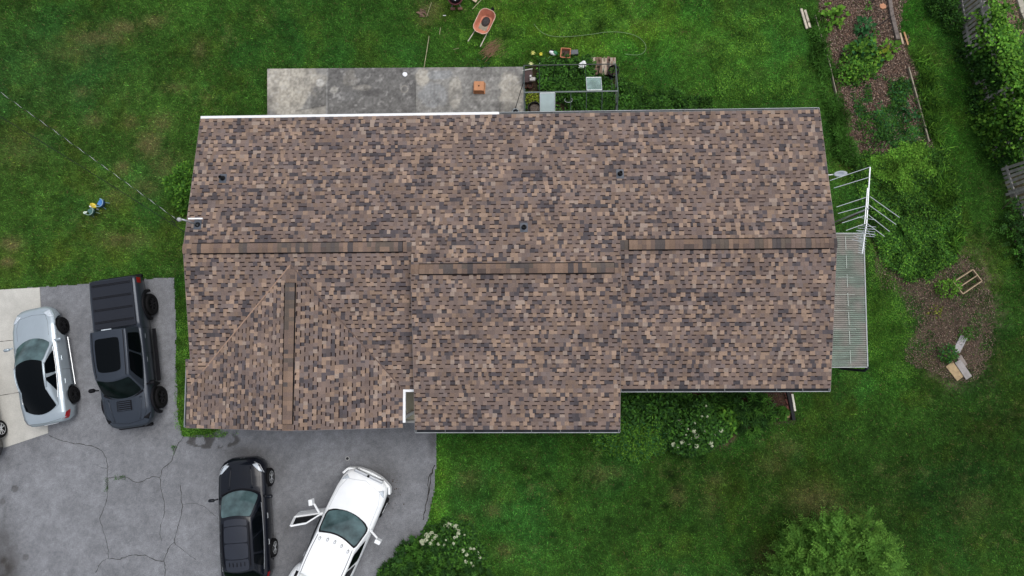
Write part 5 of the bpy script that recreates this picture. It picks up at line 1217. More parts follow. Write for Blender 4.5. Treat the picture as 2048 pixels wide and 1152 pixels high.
# --- black compact SUV
def make_suv():
    root = thing('suv', 'black compact SUV with silver wheels parked nose to the carport', 'car')
    mt = paint('black_paint', (.005, .0065, .011), .0, .16); R0 = .35; wh = [(1.40, .82), (-1.26, .82)]
    tab = [(-2.30, .72, .45, 1.0, 1.04), (-2.26, .82, .35, 1.05, 1.08), (-2.0, .90, .26, 1.08, 1.12), (-1.2, .92, .24, 1.08, 1.12), (0, .92, .23, 1.03, 1.08), (.8, .92, .24, .99, 1.06), (1.2, .915, .26, .96, 1.06), (1.6, .90, .28, .92, 1.02), (1.95, .84, .3, .86, .96), (2.12, .72, .32, .80, .88), (2.22, .56, .36, .74, .79), (2.26, .42, .4, .68, .70)]
    b = car_body(root, tab, mt, wh, R0); t = surf(b)
    c = dict(xf=1.12, cb=.22, tf=.26, ct=.10, xr=-2.18, cr=.12, tr=-1.72, crt=.08, wbf=.76, wtf=.56, wbr=.76, wtr=.56, zbf=1.05, zt=1.64, zbr=1.08, ztr=1.60, rc=.05, arch=.05)
    fr, re, sd_, rf, gl, cb = cabin(root, c, mt)
    gl(fr, -.93, .93, .03, .95, 'windshield', M_screen); gl(re, -.9, .9, .1, .85, 'rear_window')
    pn = mat('black_roof_panel', (.012, .015, .024), .3, var=.08, ns=3, coat=.4)
    for k, (a, b_) in enumerate(((.03, .15), (.165, .46), (.475, .76), (.775, .99))): gl(lambda u, v: rf(u, v), -.74, .74, a, b_, 'roof_panel', pn, .006)
    for k in range(5):
        u = -.5 + .25 * k; p = rf(u, .86); mb = MB(); mb.box((p.x, p.y, p.z + .012), (.15, .022, .022)); mb.build('roof_fin', M_trim, root)
    for s in (-1, 1):
        for k, (u0, u1) in enumerate(((.1, .40), (.43, .68), (.71, .88))): gl(sd_(s), u0, u1, .08, .9, 'side_window', taper=.0)
        mb = MB(); mb.tube([sd_(s)(u, .06) + Vector((0, s * .014, 0)) for u in np.linspace(.08, .92, 14)], .008, 5); mb.build('chrome_strip', M_galv, root)
        mb = MB(); mb.tube([rf(s * .86, v) + Vector((0, 0, .03)) for v in np.linspace(.08, .93, 12)], .016, 6); mb.build('roof_rail', M_trim, root)
        for wx, wy in wh: wheel(root, wx, s * wy, R0, .23, M_rims, s, 10, .66)
        mirror(root, .84, s * .86, 1.08, s, mt, .12)
        for hx in (.08, -.88): handle(t, root, hx, .90, s, M_chrome)
        for xx in (-.38, .75): seam_side(t, root, [(xx, .98), (xx, .35)], s, .005)
        patch_top(t, root, [(2.02, s * .44), (2.06, s * .62), (1.72, s * .82), (1.74, s * .72)], M_lamp, 'headlight')
        mb = MB(); q = drape_top(t, dense([(2.1, s * .5), (1.98, s * .72), (1.68, s * .86)]), .006); mb.tube(q, .012, 5); mb.build('lamp_trim', M_chrome, root)
        patch_top(t, root, [(1.15, s * .40), (1.15, s * .48), (1.95, s * .40), (1.95, s * .36)], mt, 'hood_ridge', .016, th=.016)
        mbt = MB()
        def gtl(u, v, s=s): return side_pts(t, [(lerp(-1.95, -2.26, u), lerp(.88, 1.04, v))], s)[0] + Vector((0, s * .008, 0))
        mbt.grid(gtl, 5, 4); mbt.build('taillight', M_red, root, smooth=True)
        seam_top(t, root, [(1.12, s * .74), (1.7, s * .72), (1.98, s * .5)], .008)
    mb = MB(); mb.tube([fr(u, .0) + Vector((.03, 0, .0)) for u in np.linspace(-.95, .95, 16)], .03, 6); mb.build('cowl', M_trim, root)
    mb = MB(); mb.box((2.2, 0, .52), (.1, 1.0, .22)); mb.build('grille', M_trim, root, bevel=.03)
    mb = MB(); mb.box((2.235, 0, .70), (.03, .22, .06)); mb.build('badge', M_chrome, root, bevel=.008)
    return root
suv = make_suv(); place(suv, (543, 956), (550, 1093), .35, .93, -1, 1.40, -1.26)
suv2 = copy_tree(suv); suv2['label'] = 'dark car mostly out of frame at the left edge, one silver wheel showing'
a2 = R_(104); q = P(3, 857, .35); suv2.rotation_euler = (0, 0, a2)
suv2.location = (q.x + 1.26 * math.cos(a2) - .93 * math.sin(a2), q.y + 1.26 * math.sin(a2) + .93 * math.cos(a2), .03)

# --- white crew cab truck with an open door
def make_truck():
    root = thing('pickup_truck', 'white dual rear wheel pickup with its front door standing open', 'truck')
    mt = paint('white_paint', (.83, .85, .86), 0, .35); R0 = .40; wh = [(1.98, .86)]; wr = [(-1.72, .86)]
    tab = [(-3.1, .94, .62, 1.32, 1.34), (-3.02, .985, .55, 1.36, 1.38), (-.95, .985, .5, 1.36, 1.38), (-.88, .97, .45, 1.24, 1.28), (1.2, .97, .45, 1.22, 1.28), (1.6, .965, .5, 1.20, 1.30), (2.2, .95, .52, 1.14, 1.28), (2.6, .90, .55, 1.06, 1.20), (2.84, .80, .56, .98, 1.10), (2.98, .62, .58, .92, 1.0)]
    b = car_body(root, tab, mt, wh + wr, R0, bed=(-2.95, -1.08, .80, .78)); t = surf(b)
    c = dict(xf=1.62, cb=.34, tf=.82, ct=.24, xr=-1.0, cr=.02, tr=-.92, crt=.02, wbf=.90, wtf=.76, wbr=.89, wtr=.77, zbf=1.26, zt=1.93, zbr=1.26, ztr=1.93, rc=.05, arch=.03)
    fr, re, sd_, rf, gl, cb = cabin(root, c, mt)
    gl(fr, -.96, .96, .0, .98, 'windshield_frame', M_trim, .006); gl(fr, -.90, .90, .07, .92, 'windshield', M_screen, .012); gl(re, -.8, .8, .15, .85, 'rear_window')
    for s in (-1, 1):
        if s < 0: gl(sd_(s), .13, .50, .08, .9, 'side_window')
        gl(sd_(s), .56, .90, .08, .9, 'side_window')
        mb = MB(); mb.tube([rf(s * .90, v) + Vector((0, 0, .003)) for v in np.linspace(.02, .98, 12)], .010, 5); mb.build('roof_channel', M_trim, root)
        wheel(root, 1.98, s * .86, R0, .25, M_rims, s, 8, .58); wheel(root, -1.72, s * 1.03, R0, .25, M_rims, s, 8, .58)
        mb = MB(); vs = []; fs = []
        for i, a in enumerate(np.linspace(0, math.pi, 19)):
            for (q, yy) in ((R0 + .05, .95), (R0 + .06, 1.20), (R0 + .12, 1.21), (R0 + .26, .98)): vs.append((-1.72 + math.cos(a) * q * 1.18, s * (.97 + (yy - .97) * math.sin(a) ** .5 if a not in (0, math.pi) else .97), R0 + .02 + math.sin(a) * q))
        mb.add(vs, [(i * 4 + k, i * 4 + k + 1, i * 4 + 5 + k, i * 4 + 4 + k) for i in range(18) for k in range(3)]); mb.build('rear_fender', mt, root, smooth=True, solid=.012)
        for hx in ((.45, -.55) if s < 0 else (-.55,)): handle(t, root, hx, 1.10, s, M_chrome)
        for xx in (.12, -.9, 1.12): seam_side(t, root, [(xx, 1.2), (xx, .55)], s, .006)
        seam_top(t, root, [(1.4, s * .84), (2.2, s * .80), (2.62, s * .66)], .012, m=M_galv)
        patch_top(t, root, [(2.66, s * .60), (2.74, s * .76), (2.50, s * .86), (2.52, s * .80)], M_lamp, 'headlight')
        mb = MB(); mb.box((-2.05, s * .9, 1.385), (1.9, .1, .02)); mb.build('bed_rail', M_trim if s > 0 else mt, root, bevel=.005)
    seam_top(t, root, [(2.62, -.66), (2.80, 0), (2.62, .66)], .012, m=M_galv)
    for k, u in enumerate((-.85, -.42, .0, .42, .85)):
        v_ = .10 + .0 * u; p = rf(u * .86, v_ + .02); mb = MB(); mb.lathe([(.075, 0), (.07, .02), (.05, .035), (0, .04)], (0, 0, 0), 14, sy=.55)
        mb.v = [(a + p.x, y + p.y, z + p.z) for a, y, z in mb.v]; l = mb.build('clearance_lamp', mat('lamp_grey', (.33, .34, .34), .4, var=.1), root, smooth=True)
        mb = MB(); mb.box((p.x, p.y, p.z + .038), (.07, .035, .014)); mb.build('lens', mt, l)
    # front bumper
    mb = MB(); pts = [(2.62, -.97), (2.86, -.86), (3.02, -.45), (3.06, 0), (3.02, .45), (2.86, .86), (2.62, .97)]
    for a, b_ in zip(pts[:-1], pts[1:]): mb.bar((*a, .68), (*b_, .68), .09, .3)
    mb.build('bumper', mt, root, bevel=.02)
    mb = MB(); mb.box((2.97, 0, .9), (.12, 1.16, .3)); mb.build('grille', M_chrome, root, bevel=.03); mb = MB(); mb.lathe([(0, -.01), (.05, 0), (0, .02)], (2.98, 0, 1.07), 12); mb.build('badge', M_trim, root)
    # near side tow mirror on the right side
    def towmirror(par, hx, hy, s, M=Matrix.Identity(4)):
        mb = MB(); mb.bar((hx, hy, 1.32), (hx - .12, hy + s * .36, 1.40), .05, .05); mb.bar((hx, hy, 1.24), (hx - .12, hy + s * .36, 1.34), .05, .04)
        mb.box((hx - .2, hy + s * .44, 1.40), (.14, .22, .3)); mb.v = [tuple(M @ Vector(v)) for v in mb.v]; mb.build('mirror', mt, par, bevel=.03)
    towmirror(root, 1.30, -.92, -1)
    # the opening left by the door
    mb = MB(); g = sd_(1); A = [g(.10, .06), g(.50, .06), g(.50, .88), g(.24, .88)]; o_ = Vector((0, .012, 0))
    mb.add([p + o_ for p in A] + [Vector((.12, .985, 1.2)), Vector((1.12, .985, 1.2)), Vector((1.12, .985, .55)), Vector((.12, .985, .55))], [(0, 1, 2, 3), (4, 5, 6, 7)]); mb.build('door_opening', mat('cab_interior', (.03, .032, .04), .8, var=.5, ns=6), root)
    # open door: hinge at (1.12,.98), swung out
    ang = R_(-58)   # rotation about z of the closed door (extending to -x)
    H = Matrix.Translation((1.14, 1.0, 0)) @ Matrix.Rotation(ang, 4, 'Z')
    dr = MB(); L = 1.04
    outer = [(0, 0, .5), (-L, 0, .5), (-L, .0, 1.2), (0, 0, 1.2)]
    dr.add([H @ Vector(p) for p in [(0, 0, .5), (-L, 0, .5), (-L, .02, .85), (-L, -.02, 1.22), (0, -.02, 1.22), (0, .02, .85)]] + [H @ Vector((p[0], p[1] - .11, p[2])) for p in [(0, 0, .5), (-L, 0, .5), (-L, .02, .85), (-L, -.02, 1.22), (0, -.02, 1.22), (0, .02, .85)]],
           [(0, 1, 2, 5), (5, 2, 3, 4), (6, 11, 8, 7), (11, 10, 9, 8)] + [(a, b_, b_ + 6, a + 6) for a, b_ in ((0, 1), (1, 2), (2, 3), (3, 4), (4, 5), (5, 0))])
    door = dr.build('front_door', mt, root, bevel=.012)
    wf = MB(); W3 = [(-.02, -.05, 1.2), (-.42, -.20, 1.84), (-L + .06, -.22, 1.86), (-L, -.06, 1.2)]
    for a, b_ in zip(W3, W3[1:] + W3[:1]): wf.bar(H @ Vector(a), H @ Vector(b_), .05, .09)
    wf.build('window_frame', mt, door)
    gg = MB(); gg.add([H @ Vector(p) for p in W3], [(0, 1, 2, 3)]); gg.build('door_window', M_glass, door)
    hd = MB(); hd.tube([H @ Vector((-L + .12, .03, 1.0)), H @ Vector((-L + .12, .06, 1.0)), H @ Vector((-L + .32, .06, 1.0)), H @ Vector((-L + .32, .03, 1.0))], .015, 6); hd.build('door_handle', M_chrome, door)
    mb = MB(); a_ = H @ Vector((-.14, 0, 1.28)); 
    hx, hy = -.12, .0
    towmirror(door, -.10, .0, 1, H)
    # load in the bed
    mb = MB(); mb.box((-1.35, -.1, 1.0), (.42, .8, .45)); mb.build('tool_box', mat('load_dark', (.12, .1, .11), .8, var=.5, ns=12), root, bevel=.03)
    mb = MB(); mb.prism([(-1.1, .1), (-1.1, .84), (-2.2, .84), (-2.2, .25)], 1.10, 1.16); mb.build('load_sheet', mat('load_pale', (.62, .64, .62), .6, var=.25, ns=5), root, bevel=.01)
    mb = MB(); mb.tube([(-1.35 + .16 * math.cos(a), -.1 + .3 * math.sin(a), 1.25) for a in np.linspace(0, 6.28, 20)], .02, 6); mb.build('strap', M_trim, root)
    return root
truck = make_truck()
f_ = P(741, 946, .9); hd_ = R_(90 - 24.7 + .4)
truck.rotation_euler = (0, 0, hd_); truck.location = (f_.x - 3.08 * math.cos(hd_), f_.y - 3.08 * math.sin(hd_), 0)

# ================================================================== YARD OBJECTS
def at(px, py, z=0): return P(px, py, z)
def pang(a, b, z=0):
    p, q = P(*a, z), P(*b, z); return math.atan2(q.y - p.y, q.x - p.x), (q - p).length
M_orange = mat('orange_paint', (.50, .19, .12), .55, var=.2, ns=5, spec=.3)
M_galvw = mat('ash_handle', (.5, .46, .36), .6, var=.15, ns=12)
# wheelbarrow
fr_, bk_ = (977, 24), (956, 68); an, ln = pang(bk_, fr_, .5); q = P(969, 45, .5)
wbr = thing('wheelbarrow', 'orange wheelbarrow holding dark soil with two pale handles', 'wheelbarrow', (q.x, q.y, 0), an)
def rr_ring(lx, ly, z, rad, n=8, taper=0, ox=0):
    pts = []
    for (cx, cy, a0) in ((lx - rad, ly - rad, 0), (-lx + rad, ly - rad, 90), (-lx + rad, -ly + rad, 180), (lx - rad, -ly + rad, 270)):
        for k in range(n + 1):
            a = R_(a0 + 90 * k / n); x = cx + rad * math.cos(a); y = cy + rad * math.sin(a)
            pts.append((x + ox, y * (1 + taper * x), z))
    return pts
mb = MB(); R1 = rr_ring(.50, .32, .62, .24, taper=-.0); R2 = rr_ring(.30, .22, .36, .13, ox=.04); R0_ = rr_ring(.515, .335, .625, .25)
n = len(R1); mb.add(R0_ + R1 + R2, [(i, (i + 1) % n, n + (i + 1) % n, n + i) for i in range(n)] + [(n + i, n + (i + 1) % n, 2 * n + (i + 1) % n, 2 * n + i) for i in range(n)] + [tuple(range(2 * n, 3 * n))])
mb.build('tray', M_orange, wbr, smooth=False, solid=.012)
mb = MB(); mb.tube(rr_ring(.512, .332, .622, .25) + [rr_ring(.512, .332, .622, .25)[0]], .014, 6); mb.build('rim', mat('worn_rim', (.62, .42, .32), .5, var=.3, ns=10), wbr)
mb = MB(); mb.lathe([(.21, 0), (.2, .03), (.12, .05), (0, .055)], (.10, 0, .37), 24, sy=.8); mb.build('dirt', mat('wet_dirt', (.035, .03, .03), .8, var=.4, ns=20, bump=.6), wbr, smooth=True)
mb = MB(); mb.box((-.14, 0, .368), (.26, .34, .006)); mb.build('puddle', mat('muddy', (.22, .19, .13), .4, var=.3, ns=6), wbr)
for s in (-1, 1):
    mb = MB(); mb.tube([(.62, s * .1, .25), (-.3, s * .24, .34), (-.98, s * .27, .52)], .021, 8); mb.build('handle', M_galvw, wbr)
    mb = MB(); mb.tube([(-.2, s * .24, .33), (-.32, s * .26, .0), (-.1, s * .24, .02), (.05, s * .2, .33)], .014, 6); mb.build('leg', M_gdark, wbr)
mb = MB(); mb.lathe([(.1, -.03), (.19, -.035), (.2, 0), (.19, .035), (.1, .03), (.1, -.03)], (.62, 0, .2), 24, 'Y'); mb.build('wheel', M_tyre, wbr, smooth=True)
mb = MB(); mb.tube([(.62, -.12, .2), (.62, .12, .2)], .012, 6); mb.build('axle', M_galv, wbr)

# brush pile: each branch kept as one heap
q = P(983, 101); br = thing('brush_pile', 'heap of reddish brown cut branches on the lawn', 'brush pile', (q.x, q.y, 0)); mb = MB(); r = random.Random(4)
for k in range(75):
    a = R_(35) + r.gauss(0, .22); L = r.uniform(.35, .8); cx, cy = r.gauss(0, .14), r.gauss(0, .13); z = r.uniform(.02, .2)
    p0 = (cx - math.cos(a) * L / 2, cy - math.sin(a) * L / 2, z); p1 = (cx + math.cos(a) * L / 2, cy + math.sin(a) * L / 2, z + r.uniform(-.03, .1))
    mb.tube([p0, ((p0[0] + p1[0]) / 2 + r.uniform(-.03, .03), (p0[1] + p1[1]) / 2 + r.uniform(-.03, .03), (p0[2] + p1[2]) / 2 + .03), p1], [.009, .006, .003], 5)
mb.build('branches', mat('dry_twig', (.24, .15, .08), .85, var=.4, ns=10), br)
# pile of bark pieces
q = P(845, 26); br2 = thing('bark_pieces', 'small pile of broken brown bark at the top of the lawn', 'debris', (q.x, q.y, 0)); mb = MB()
for k in range(18): mb.box((r.gauss(0, .13), r.gauss(0, .08), .03 + r.random() * .05), (r.uniform(.1, .25), r.uniform(.02, .05), .02), M=Matrix.Rotation(r.uniform(-1.0, .2), 3, 'Z') @ Matrix.Rotation(r.uniform(-.3, .3), 3, 'X'))
mb.build('pieces', mat('bark_piece', (.15, .095, .065), .9, var=.4, ns=12), br2)
# sticks / canes lying about
def stick(name, label, pts, rad, m, z=.07, cat='stick', flat=None):
    P3 = [P(a, b, z) for a, b in pts]; o0 = P3[0].copy(); o0.z = 0; mb = MB()
    if flat:
        for a, b in zip(P3[:-1], P3[1:]): mb.bar(a - o0, b - o0, flat[0], flat[1])
    else: mb.tube([p - o0 for p in P3], rad, 7)
    o = mb.build(name, m, None, bevel=.004 if flat else 0); o.location = o0; return tag(o, label, cat)
M_cane = mat('cane', (.36, .33, .2), .7, var=.25, ns=9)
stick('cane', 'long thin pale cane reaching from the lawn onto the patio', [(858, 73), (853, 105), (848, 135)], .014, M_cane, .12)
stick('cane', 'short pale cane lying alone between the canes and the wheelbarrow', [(881, 55), (879, 69)], .012, M_cane)
stick('cane', 'mossy stick beside the bark pieces at the top edge', [(863, 5), (857, 22), (853, 34)], .016, mat('mossy_stick', (.24, .24, .12), .8, var=.2))
stick('cane', 'straight pale stick pointing at the wheelbarrow from the top edge', [(964, -2), (945, 18)], .014, M_cane)
stick('plank', 'short broken plank end at the top edge', [(938, -8), (953, 3)], 0, M_woodtan, cat='plank', flat=(.12, .04))
stick('twig', 'tiny white twig on the lawn', [(886, 31), (892, 31)], .014, M_white)
stick('twig', 'thin pale twig left of the brush pile', [(907, 99), (918, 96)], .008, M_cane)
# maroon round grill at the top edge
q = P(911, -2, .4); gr = thing('charcoal_grill', 'dark maroon round grill with black lid at the top edge', 'grill', (q.x, q.y, 0))
mb = MB(); mb.lathe([(0, .25), (.18, .28), (.29, .42), (.31, .55), (.29, .55), (.2, .4), (0, .36)], (0, 0, 0), 28); mb.build('bowl', mat('maroon', (.09, .02, .025), .4, var=.15), gr, smooth=True)
mb = MB(); mb.lathe([(.25, .555), (.2, .62), (.1, .66), (0, .67)], (0, .02, 0), 28); mb.build('lid', M_black, gr, smooth=True)
for a in (45, 135, 225, 315): mb = MB(); mb.tube([(.16 * math.cos(R_(a)), .16 * math.sin(R_(a)), .32), (.3 * math.cos(R_(a)), .3 * math.sin(R_(a)), 0)], .016, 6); mb.build('leg', M_galv, gr)
for sx in (-1, 1): mb = MB(); mb.box((sx * .15, -.24, .05), (.19, .1, .1)); mb.build('brick_foot', mat('brick_dull', (.2, .1, .07), .9, var=.2), gr, bevel=.01)
mb = MB(); mb.bar((-.14, -.05, .67), (.02, -.2, .66), .012, .012); mb.bar((.02, -.2, .66), (.13, -.04, .67), .012, .012); mb.build('lid_handle', M_galv, gr)

# ---- patio things
def round_thing(name, label, cat, px, py, prof, m, z=.08, n=24, **k):
    q = P(px, py, z); o = MB().lathe(prof, (0, 0, 0), n, **k).build(name, m, None, smooth=True); o.location = (q.x, q.y, z); return tag(o, label, cat)
q = P(810, 149, .08); vs_ = MB(); r = random.Random(8); pl = [(.11 * r.uniform(.85, 1.1) * math.cos(a), .1 * r.uniform(.85, 1.1) * math.sin(a)) for a in np.linspace(0, 6.0, 12)]
vs_.prism(pl, 0, .035); o = vs_.build('paver', mat('white_stone', (.8, .82, .86), .6, var=.06, ns=12), None, bevel=.012); o.location = (q.x, q.y, .08); tag(o, 'rough white stone at the north edge of the patio', 'stone')
def square_pot(name, label, px, py, zt, hw, ht, rot, m, z0, ground, fill=None, thick=.022):
    q = P(px, py, zt); root = thing(name, label, 'pot', (q.x, q.y, z0), rot); mb = MB(); b = .78; 
    O = [(s1 * hw, s2 * hw) for s1, s2 in ((-1, -1), (1, -1), (1, 1), (-1, 1))]
    vs = [(x * b, y * b, 0) for x, y in O] + [(x, y, ht) for x, y in O] + [(x * (1 - thick / hw), y * (1 - thick / hw), ht) for x, y in O] + [(x * b * (1 - thick / hw), y * b * (1 - thick / hw), ht * .35) for x, y in O]
    fs = [(3, 2, 1, 0)] + [(a + i, a + (i + 1) % 4, a + 4 + (i + 1) % 4, a + 4 + i) for a in (0, 4, 8) for i in range(4)] + [(12, 13, 14, 15)]
    mb.add(vs, fs); mb.build('body', m, root, bevel=.006)
    mb = MB(); 
    for i in range(4): a, c = vs[4 + i], vs[4 + (i + 1) % 4]; mb.bar((a[0], a[1], ht - .012), (c[0], c[1], ht - .012), .03, .035)
    mb.build('rim', m, root, bevel=.005)
    if fill: mb = MB(); mb.box((0, 0, ht * .62), (hw * 1.7, hw * 1.7, .01)); mb.build('soil', fill, root)
    return root
M_tan = mat('tan_plastic', (.46, .20, .085), .6, var=.12, ns=6)
q = P(958, 173, .3); pt = thing('pot', 'square tan pot turned upside down on the patio', 'pot', (q.x, q.y, .08), R_(-2)); mb = MB()
hb, ht_ = .235, .17; O = ((-1, -1), (1, -1), (1, 1), (-1, 1)); vs = [(a * hb, c * hb * .96, 0) for a, c in O] + [(a * hb, c * hb * .96, .045) for a, c in O] + [(a * hb * .93, c * hb * .9, .045) for a, c in O] + [(a * hb * .84, c * hb * .8, .3) for a, c in O]
mb.add(vs, [(3, 2, 1, 0)] + [(k * 4 + i, k * 4 + (i + 1) % 4, k * 4 + 4 + (i + 1) % 4, k * 4 + 4 + i) for k in range(3) for i in range(4)] + [(12, 13, 14, 15)]); mb.build('body', M_tan, pt, bevel=.012)
mb = MB(); mb.lathe([(.03, 0), (.03, .004), (0, .004)], (0, 0, .301), 12); mb.build('drain_hole', M_well, pt)
# wire bucket + black pole against the frame
q = P(1031, 226, .35); bk = thing('glass_jar', 'clear wire bound jar standing by the white gutter', 'jar', (q.x, q.y, .08)); mb = MB(); mb.lathe([(.13, 0), (.16, .1), (.16, .36), (.12, .42), (.11, .42), (.15, .36), (.15, .1), (0, .03)], (0, 0, 0), 20)
mb.build('body', mat('dusty_glass', (.25, .28, .3), .15, var=.4, ns=10), bk, smooth=True)
for k in range(10): a = k * .628; MB().tube([(.165 * math.cos(a), .165 * math.sin(a), .05), (.165 * math.cos(a), .165 * math.sin(a), .38)], .005, 4).build('wire', M_galv, bk)
a_, b_ = P(1048, 160, 1.1), P(1028, 226, .15); o = MB().tube([Vector((0, 0, .15)), a_ - Vector((b_.x, b_.y, 0))], .014, 7).build('pole', M_black); o.location = (b_.x, b_.y, 0); tag(o, 'thin black pole leaning on the corner of the greenhouse frame', 'pole')

# ---- greenhouse frame
M_fr = mat('dark_green_frame', (.012, .02, .02), .45, var=.2, ns=8, metal=.2); M_frl = mat('grey_frame', (.07, .09, .09), .45, var=.2, ns=8, metal=.3)
ZRI, ZEV = 2.05, 1.45
gA, gB = P(1047, 131, ZEV), P(1237, 129, ZEV); rA, rB = P(1048, 185, ZRI), P(1236, 181, ZRI)
hw_ = (gA.y - rA.y); gh = thing('greenhouse_frame', 'bare dark greenhouse frame with only two panes left beside the patio', 'greenhouse', (rA.x, rA.y, 0))
g0 = Vector((rA.x, rA.y, 0)); xa, xb = rA.x, rB.x; sy = rA.y - hw_; ny_ = rA.y + hw_
def ghbar(name, a, b, w_=.035, h_=.035, m=M_fr): mb = MB(); mb.bar(Vector(a) - g0, Vector(b) - g0, w_, h_); return mb.build(name, m, gh)
ghbar('ridge_bar', (xa, rA.y, ZRI), (xb, rA.y, ZRI), .05, .04, M_frl)
for yy in (ny_, sy): ghbar('eave_bar', (xa, yy, ZEV), (xb, yy, ZEV), .03, .03); ghbar('sill_bar', (xa, yy, .08), (xb, yy, .08), .05, .06)
for x in (xa, xb):
    for yy in (ny_, sy): ghbar('corner_post', (x, yy, 0), (x, yy, ZEV), .035, .035); ghbar('gable_rafter', (x, yy, ZEV), (x, rA.y, ZRI), .035, .035, M_frl)
    ghbar('gable_post', (x, rA.y - .3, 0), (x, rA.y - .3, ZRI - .16), .03, .03); ghbar('gable_post', (x, rA.y + .3, 0), (x, rA.y + .3, ZRI - .16), .03, .03)
    ghbar('gable_rail', (x, sy, ZEV - .01), (x, ny_, ZEV - .01), .03, .03); ghbar('gable_sill', (x, sy, .08), (x, ny_, .08), .05, .06, M_frl)
nb = 6
for k in range(1, nb):
    x = xa + (xb - xa) * k / nb; ghbar('rafter', (x, rA.y, ZRI - .01), (x, sy, ZEV), .018, .03, M_frl)
    ghbar('stud', (x, ny_, .1), (x, ny_, ZEV), .028, .03)
    if k in (1, 4): ghbar('rafter', (x, rA.y, ZRI - .01), (x, ny_, ZEV), .018, .03)
def pane(k0, k1, side_, v0, v1, col, m):
    X_a, X_b = xa + (xb - xa) * k0 / nb + .015, xa + (xb - xa) * k1 / nb - .015
    ye = ny_ if side_ > 0 else sy; pts = []
    for v, x in ((v0, X_a), (v0, X_b), (v1, X_b), (v1, X_a)): pts.append(Vector((x, rA.y + (ye - rA.y) * v, ZRI + (ZEV - ZRI) * v + .03)) - g0)
    mb = MB(); mb.add(pts + [p - Vector((0, 0, .006)) for p in pts], [(0, 1, 2, 3), (7, 6, 5, 4), (0, 4, 5, 1), (1, 5, 6, 2), (2, 6, 7, 3), (3, 7, 4, 0)]); o = mb.build('pane', m, gh)
    mb = MB()
    for a, b in zip(pts, pts[1:] + pts[:1]): mb.bar(a + Vector((0, 0, .006)), b + Vector((0, 0, .006)), .02, .014)
    mb.build('pane_edge', M_alu, o)
pane(1, 2, -1, .03, .64, None, mat('twinwall_pane', (.42, .52, .52), .25, var=.06, ns=5, alpha=.95))
pane(4, 5, 1, .04, .5, None, mat('clear_pane', (.3, .42, .4), .1, var=.4, ns=2.5, alpha=.5))

# things in and around the greenhouse frame
square_pot('pot', 'square terracotta pot with soil on the lawn above the greenhouse frame', 1131, 106, .3, .19, .3, R_(-6), M_terra, .02, 0, M_soil)
q = P(1149, 104, .15); o = MB().box((0, 0, .07), (.3, .2, .14)).build('planter_box', mat('slate_plastic', (.09, .1, .11), .6, var=.2), None, bevel=.02); o.location = (q.x, q.y, .02); o.rotation_euler = (0, 0, R_(4)); tag(o, 'small dark grey box touching the terracotta pot', 'box')
q = P(1106, 106, .12); an, ln = pang((1099, 103), (1114, 110)); gl_ = thing('garden_lamp', 'white and green spotlight lying in the grass with thin stake', 'garden lamp', (q.x, q.y, 0), an)
mb = MB(); mb.lathe([(0, -.17), (.05, -.15), (.085, -.05), (.085, .06), (.05, .14), (0, .16)], (0, 0, .1), 18, 'X', ); mb.build('shell', M_white, gl_, smooth=True)
mb = MB(); mb.lathe([(.088, -.01), (.088, .06), (.055, .15), (0, .17)], (.02, .03, .11), 18, 'X'); mb.build('green_cap', mat('green_plastic', (.03, .2, .08), .4, var=.1), gl_, smooth=True)
mb = MB(); mb.box((-.02, .07, .14), (.2, .06, .06)); mb.build('panel', M_gdark, gl_, bevel=.01)
stick('garden_stake', 'thin green stake with white tip running to the greenhouse frame', [(1101, 112), (1092, 121), (1084, 126)], .007, mat('green_stake', (.12, .3, .12), .5, var=.1), .1, 'stake')
round_thing('plug', 'small white tip at the end of the garden stake', 'plug', 1080, 128, [(0, 0), (.03, .01), (.035, .05), (0, .07)], M_white, .06, 10)
for i, (px, py, lb) in enumerate(((1066, 106, 'pale yellow lily bloom left of the other yellow flower'), (1082, 108, 'bright yellow lily bloom above the greenhouse frame'), (1062, 128, 'cream bloom just above the corner of the frame'))):
    q = P(px, py, .35); ly = thing('lily', lb, 'flower', (q.x, q.y, 0)); n = 6; c_ = [(.75, .72, .2), (.7, .62, .05), (.7, .72, .35)][i]
    az = np.arange(n) * 1.047 + i; ax = np.stack([np.cos(az), np.sin(az), np.full(n, .35)], 1)
    V, F, C = leaves(np.tile([0, 0, .35], (n, 1)), ax, .11 if i != 1 else .09, .05, np.tile(c_, (n, 1)), .2); link('petals', np_mesh('petals', V, F, C), M_petal, ly)
    MB().tube([(0, 0, 0), (.01, .01, .35)], .006, 5).build('stem', mat('green_stem', (.06, .14, .03), .7, var=.1), ly)
    az = RG.uniform(0, 6.28, 10); V, F, C = leaves(np.tile([0, 0, .1], (10, 1)), np.stack([np.cos(az), np.sin(az), np.full(10, .4)], 1), .26, .03, pick(G_MID, 10), .3); link('leaves', np_mesh('leaves', V, F, C), M_leaf, ly)
q = P(1165, 127, .4); hb_ = thing('plastic_bag', 'crumpled white plastic bag above the greenhouse frame', 'bag', (q.x, q.y, .18)); mb = MB(); r = random.Random(3)
vs = []
for i in range(7):
    for k in range(14):
        a = 2 * math.pi * k / 14; t = i / 6; rr_ = .13 * math.sin(math.pi * (t * .9 + .05)) * r.uniform(.8, 1.2); vs.append((rr_ * math.cos(a) * 1.3, rr_ * math.sin(a), .02 + .16 * t + .03 * math.sin(a * 3)))
mb.add(vs, [(i * 14 + k, i * 14 + (k + 1) % 14, (i + 1) * 14 + (k + 1) % 14, (i + 1) * 14 + k) for i in range(6) for k in range(14)] + [tuple(range(13, -1, -1)), tuple(range(84, 98))]); o = mb.build('bag', M_white, hb_); hb_.rotation_euler = (0, 0, R_(35))
